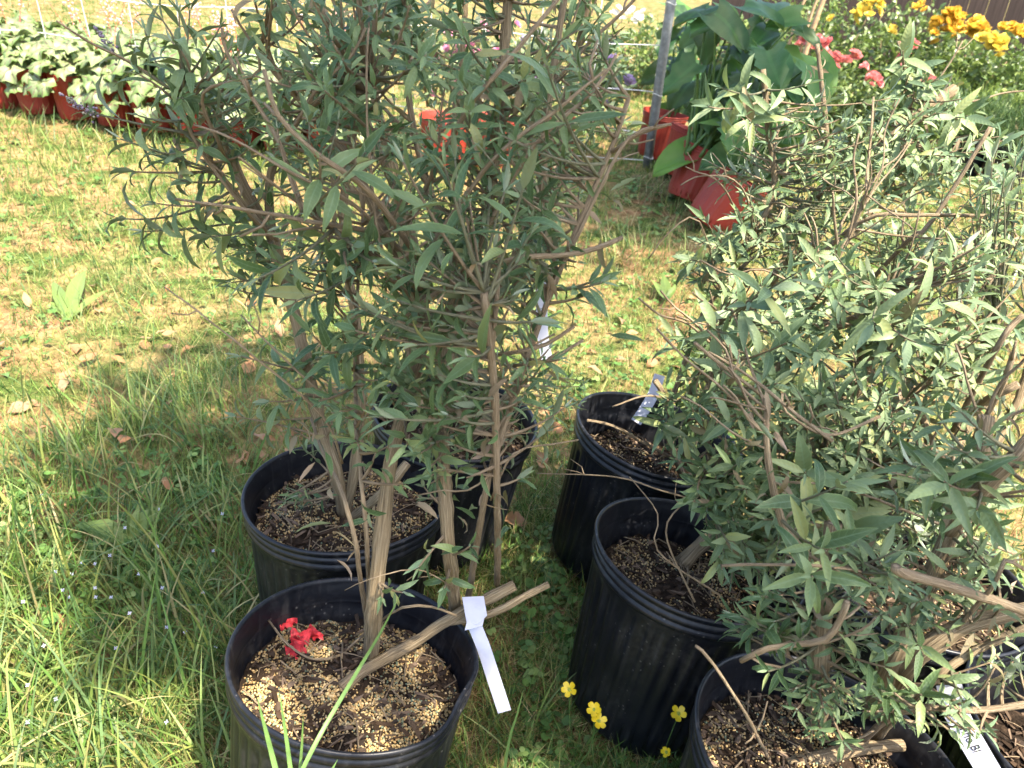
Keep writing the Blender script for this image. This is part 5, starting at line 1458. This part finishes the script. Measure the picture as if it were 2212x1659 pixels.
BLOOM = {k: [bloom_mesh(s, M[k]) for s in range(3)] for k in ('orange_rose', 'yellow_rose', 'coral_rose', 'pink_bloom', 'lilac_bloom', 'white_bloom')}
rngr = np.random.default_rng(71)
def at_ground(px, Y): 
    p = PY(px, 300, Y); return Vector((p.x, Y, 0))
for i, (px, py, mt, lab) in enumerate([(930, 120, 'pink_bloom', 'pink flowering plant glimpsed through the upper left bush'), (1010, 150, 'pink_bloom', 'pink and mauve flowering plant behind the centre of the left bush'), (1080, 200, 'pink_bloom', 'pink flowering plant right of the mauve one behind the left bush'), (1150, 150, 'lilac_bloom', 'lilac flowering plant behind the right side of the left bush'), (1290, 190, 'lilac_bloom', 'purple flowering plant just left of the grey post')]):
    p = PY(px, py, 4.75); flower_clump(Vector((p.x, p.y, .22)), lab, 'plant', mt, 420, 14, .17, .42, rngr, 'grey_leaf', .035, 'flowering plants behind the left bush', leaf=.055)
# yellow and orange roses along the board fence
def rose(px0, Y, h, rx, label, mat, pix, n=3600, Yb=None, group='orange and yellow rose bushes', leaf=.05, bloom=.034):
    g = at_ground(px0, Y)
    spots = [PY(x, y, (Yb or Y - rx * .75)) for x, y in pix]
    if len(pix) > 2 and mat != 'white_bloom':
        j = 11 if Y > 5 else 6
        spots += [PY(x + rngr.normal(0, j), y + abs(rngr.normal(0, j * .8)), (Yb or Y - rx * .75) + rngr.uniform(-.05, .12)) for x, y in pix for q in range(3)]
    return flower_clump(g, label, 'rose bush', mat, n, 0, rx, h, rngr, 'rose_leaf', bloom, group, 'rose_bush', leaf, spots)
rose(1890, 6.0, .80, .50, 'rose bush with a single high yellow bloom at the left end of the fence row', 'yellow_rose', [(1882, 4), (1875, 10), (1853, 30), (1930, 61), (1895, 2), (1862, 22)])
rose(2040, 5.9, .70, .46, 'rose bush with a heavy orange cluster in the middle of the fence row', 'orange_rose', [(1990, 11), (2040, 30), (2050, 26), (2062, 32), (2054, 48), (2047, 63), (2015, 66), (2030, 45), (2066, 24), (2060, 40), (2075, 55), (2020, 44)])
rose(2160, 5.7, .62, .42, 'rose bush with yellow orange blooms at the right end of the fence row', 'orange_rose', [(2106, 48), (2115, 63), (2100, 60), (2125, 55), (2130, 66), (2112, 42), (2193, 63), (2200, 75), (2186, 55), (2205, 60)])
rose(2120, 5.2, .46, .30, 'lower rose bush with pale yellow blooms before the fence row', 'yellow_rose', [(2141, 83), (2156, 98), (2150, 92), (2135, 78), (2160, 104), (2148, 76)], 1500)
rose(1740, 6.2, 1.0, .62, 'dark green rose bush without blooms behind the split leaf plants', 'yellow_rose', [(1795, 40)], 2600)
rose(2280, 5.6, .60, .40, 'rose bush cut off at the right edge of the picture', 'yellow_rose', [(2240, 90)], 1600)
rose(1620, 6.6, .75, .5, 'shaded rose bush behind the top of the split leaf plants', 'coral_rose', [(1640, 20)], 2000)
rose(1360, 7.2, .55, .45, 'rose bush with white blooms behind the grey post', 'white_bloom', [(1335, 18), (1350, 30), (1365, 22), (1380, 35), (1345, 42), (1372, 45), (1390, 25), (1328, 30)], 2000, group='white rose bush')
rose(1760, 5.1, .50, .30, 'coral pink rose bush right behind the tall cut stem', 'coral_rose', [(1735, 82), (1745, 78), (1757, 80), (1765, 83), (1778, 88), (1750, 86), (1790, 92)], 2600, 4.85, 'coral pink rose bushes', .04, .027)
rose(1870, 5.1, .46, .28, 'coral pink rose bush with pale faded blooms', 'coral_rose', [(1847, 118), (1853, 124), (1808, 120), (1815, 126), (1842, 114), (1800, 128), (1890, 163), (1880, 168)], 2600, 4.8, 'coral pink rose bushes', .04, .027)
rose(1970, 5.0, .48, .30, 'coral pink rose bush with an upright bright cluster', 'coral_rose', [(1964, 94), (1970, 90), (1955, 104), (1949, 118), (1942, 124), (1958, 139), (1965, 144), (2005, 170), (1998, 168), (2012, 172), (1975, 96)], 2600, 4.8, 'coral pink rose bushes', .04, .027)

def feathery(px, py, label, rng, h=.30):
    p = PZ(px, py, 0)
    back_pot('black_pot', DARKP, p, (0, rng.normal(0, .04), 0), 'small black pot holding the ' + label, 'small black pots at the right')
    root = thing('feathery_shrub', p + Vector((0, 0, .2)), label, 'shrub', 'feathery shrubs in black pots')
    n = 2600
    u = rng.normal(0, 1, (n, 3)); u /= np.linalg.norm(u, axis=1, keepdims=True); u *= rng.random((n, 1)) ** .45; u[:, 2] = np.abs(u[:, 2])
    P = u * [.2, .2, h]
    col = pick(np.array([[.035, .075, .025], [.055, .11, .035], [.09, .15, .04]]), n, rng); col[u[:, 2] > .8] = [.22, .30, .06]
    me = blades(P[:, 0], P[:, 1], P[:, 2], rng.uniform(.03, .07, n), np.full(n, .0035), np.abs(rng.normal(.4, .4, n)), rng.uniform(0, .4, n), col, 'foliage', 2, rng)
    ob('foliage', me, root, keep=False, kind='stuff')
    for q in range(4):
        v, f, uv = tube(np.array([[0, 0, 0], [.04 * math.cos(q * 1.6), .04 * math.sin(q * 1.6), h * .5]]), .005, 5); ob('stem', mesh_from('stem', v, f, M['bark'], True, {'bark': uv}), root, keep=False)
feathery(2000, 330, 'feathery green shrub with bright tips at the right', rngr)
feathery(2075, 375, 'feathery green shrub in the middle of the small pots', rngr)
feathery(2160, 395, 'feathery green shrub nearest the right edge', rngr)
feathery(2230, 350, 'feathery green shrub cut off by the right edge', rngr)
back_pot('pale_pink_pot', PINKP, PZ(1830, 325, 0), (0, .1, 0), 'pale pink plastic pot behind the tall cut stems', None)
for pts, lab in (([(1711, 73, 4.9), (1738, 0, 4.9), (1760, -60, 4.9)], 'leftmost thin bamboo stake above the split leaf plants'), ([(1743, 61, 4.9), (1765, 0, 4.9), (1785, -60, 4.9)], 'middle thin bamboo stake above the split leaf plants'), ([(1750, 80, 4.8), (1778, 0, 4.8), (1798, -60, 4.8)], 'thick bamboo stake rightmost above the coral roses')):
    P = [P3(p) for p in pts]; b = P[0].copy(); b.z = 0; b.x -= .05
    v, f, uv = tube(catmull([b] + P, .1), .016 if 'thick' in lab else .008, 8); ob('garden_stake', mesh_from('garden_stake', v, f, M['stake']), label=lab, cat='stake', group='bamboo stakes')

# ------------------------------------------------------------------ the tree behind the camera that shades the pots
def shade_tree():
    rng = np.random.default_rng(81)
    base = Vector((3.0, -3.4, 0))
    root = thing('shade_tree', base, 'leafy tree standing behind the viewer whose crown shades the pots', 'tree')
    clumps = []          # (shaded spot, radius, leaves)
    def shade(px, py, Y, r, n): clumps.append((P3((px, py, Y)), r, n))
    shade(900, 300, .9, .34, 460); shade(720, 300, 1.0, .28, 220); shade(1080, 250, 1.0, .32, 300); shade(880, 700, .75, .26, 300); shade(1080, 600, .85, .20, 180); shade(470, 280, 1.05, .20, 130)
    shade(1130, 1400, -.1, .26, 150); shade(900, 50, 1.3, .5, 420)
    shade(1330, 460, -.05, .5, 340); shade(1550, 200, 3.9, .6, 560); shade(1500, 420, 3.5, .4, 320)
    shade(1620, 150, 3.8, .5, 420); shade(1490, 120, 4.3, .5, 380); shade(1480, 400, 3.7, .5, 620); shade(1440, 310, 4.3, .4, 300); shade(1330, 1400, .8, .25, 80)
    VV = []; n_all = 0
    V0 = np.array([[0, 0, 0], [.35, -.22, .04], [.35, .22, .04], [.75, -.17, 0], [.75, .17, 0], [1, 0, -.05]]); A0 = np.array([[0, 0, 0], [.35, -1, 0], [.35, 1, 0], [.75, -1, 0], [.75, 1, 0], [1, 0, 0.]])
    P = []; centres = []
    for (c, r, n) in clumps:
        t = (rng.uniform(3.6, 5.0) - c.z) / SUN.z
        cc = np.array(c + SUN * t); centres.append(cc)
        u = rng.normal(0, 1, (n, 3)); u /= np.linalg.norm(u, axis=1, keepdims=True); u *= rng.random((n, 1)) ** .42
        P.append(cc + u * [r * 1.1, r * 1.1, r * .8])
    P = np.concatenate(P); n = len(P)
    d = rng.normal(0, 1, (n, 3)); d[:, 2] *= .4; d /= np.linalg.norm(d, axis=1, keepdims=True)
    nn = rng.normal(0, .45, (n, 3)) + [0, 0, 1.0]; y = np.cross(nn, d); y /= np.linalg.norm(y, axis=1, keepdims=True); nn = np.cross(d, y)
    s = rng.uniform(.06, .12, n)
    V = P[:, None] + s[:, None, None] * (V0[None, :, :1] * d[:, None] + V0[None, :, 1:2] * y[:, None] + V0[None, :, 2:] * nn[:, None])
    off = (np.arange(n) * 6)[:, None, None]
    F3 = (np.array([[0, 1, 2], [3, 5, 4]])[None] + off).reshape(-1, 3); F4 = (np.array([[1, 3, 4, 2]])[None] + off).reshape(-1, 4)
    ob('crown', mesh_from('crown', V.reshape(-1, 3), [F3, F4], M['tree_leaf'], False, {'luv': np.tile(A0, (n, 1)), 'rnd': np.repeat(rng.random(n), 6)}), root, kind='stuff')
    v, f, uv = tube(catmull([base + Vector((0, 0, -.1)), base + Vector((.03, .1, 1.4)), base + Vector((-.05, .3, 2.6)), base + Vector((-.2, .6, 3.6))], .15), np.linspace(.17, .10, len(catmull([base + Vector((0, 0, -.1)), base + Vector((.03, .1, 1.4)), base + Vector((-.05, .3, 2.6)), base + Vector((-.2, .6, 3.6))], .15))), 12)
    ob('trunk', mesh_from('trunk', v, f, M['bark'], True, {'bark': uv}), root)
    top = np.array(base + Vector((-.15, .5, 3.3)))
    for c in centres:
        mid = top * .5 + c * .5 + np.array([0, 0, .25]); C = catmull([top, mid, c], .15)
        v, f, uv = tube(C, np.linspace(.045, .008, len(C)), 6); ob('limb', mesh_from('limb', v, f, M['bark'], True, {'bark': uv}), root)
shade_tree()
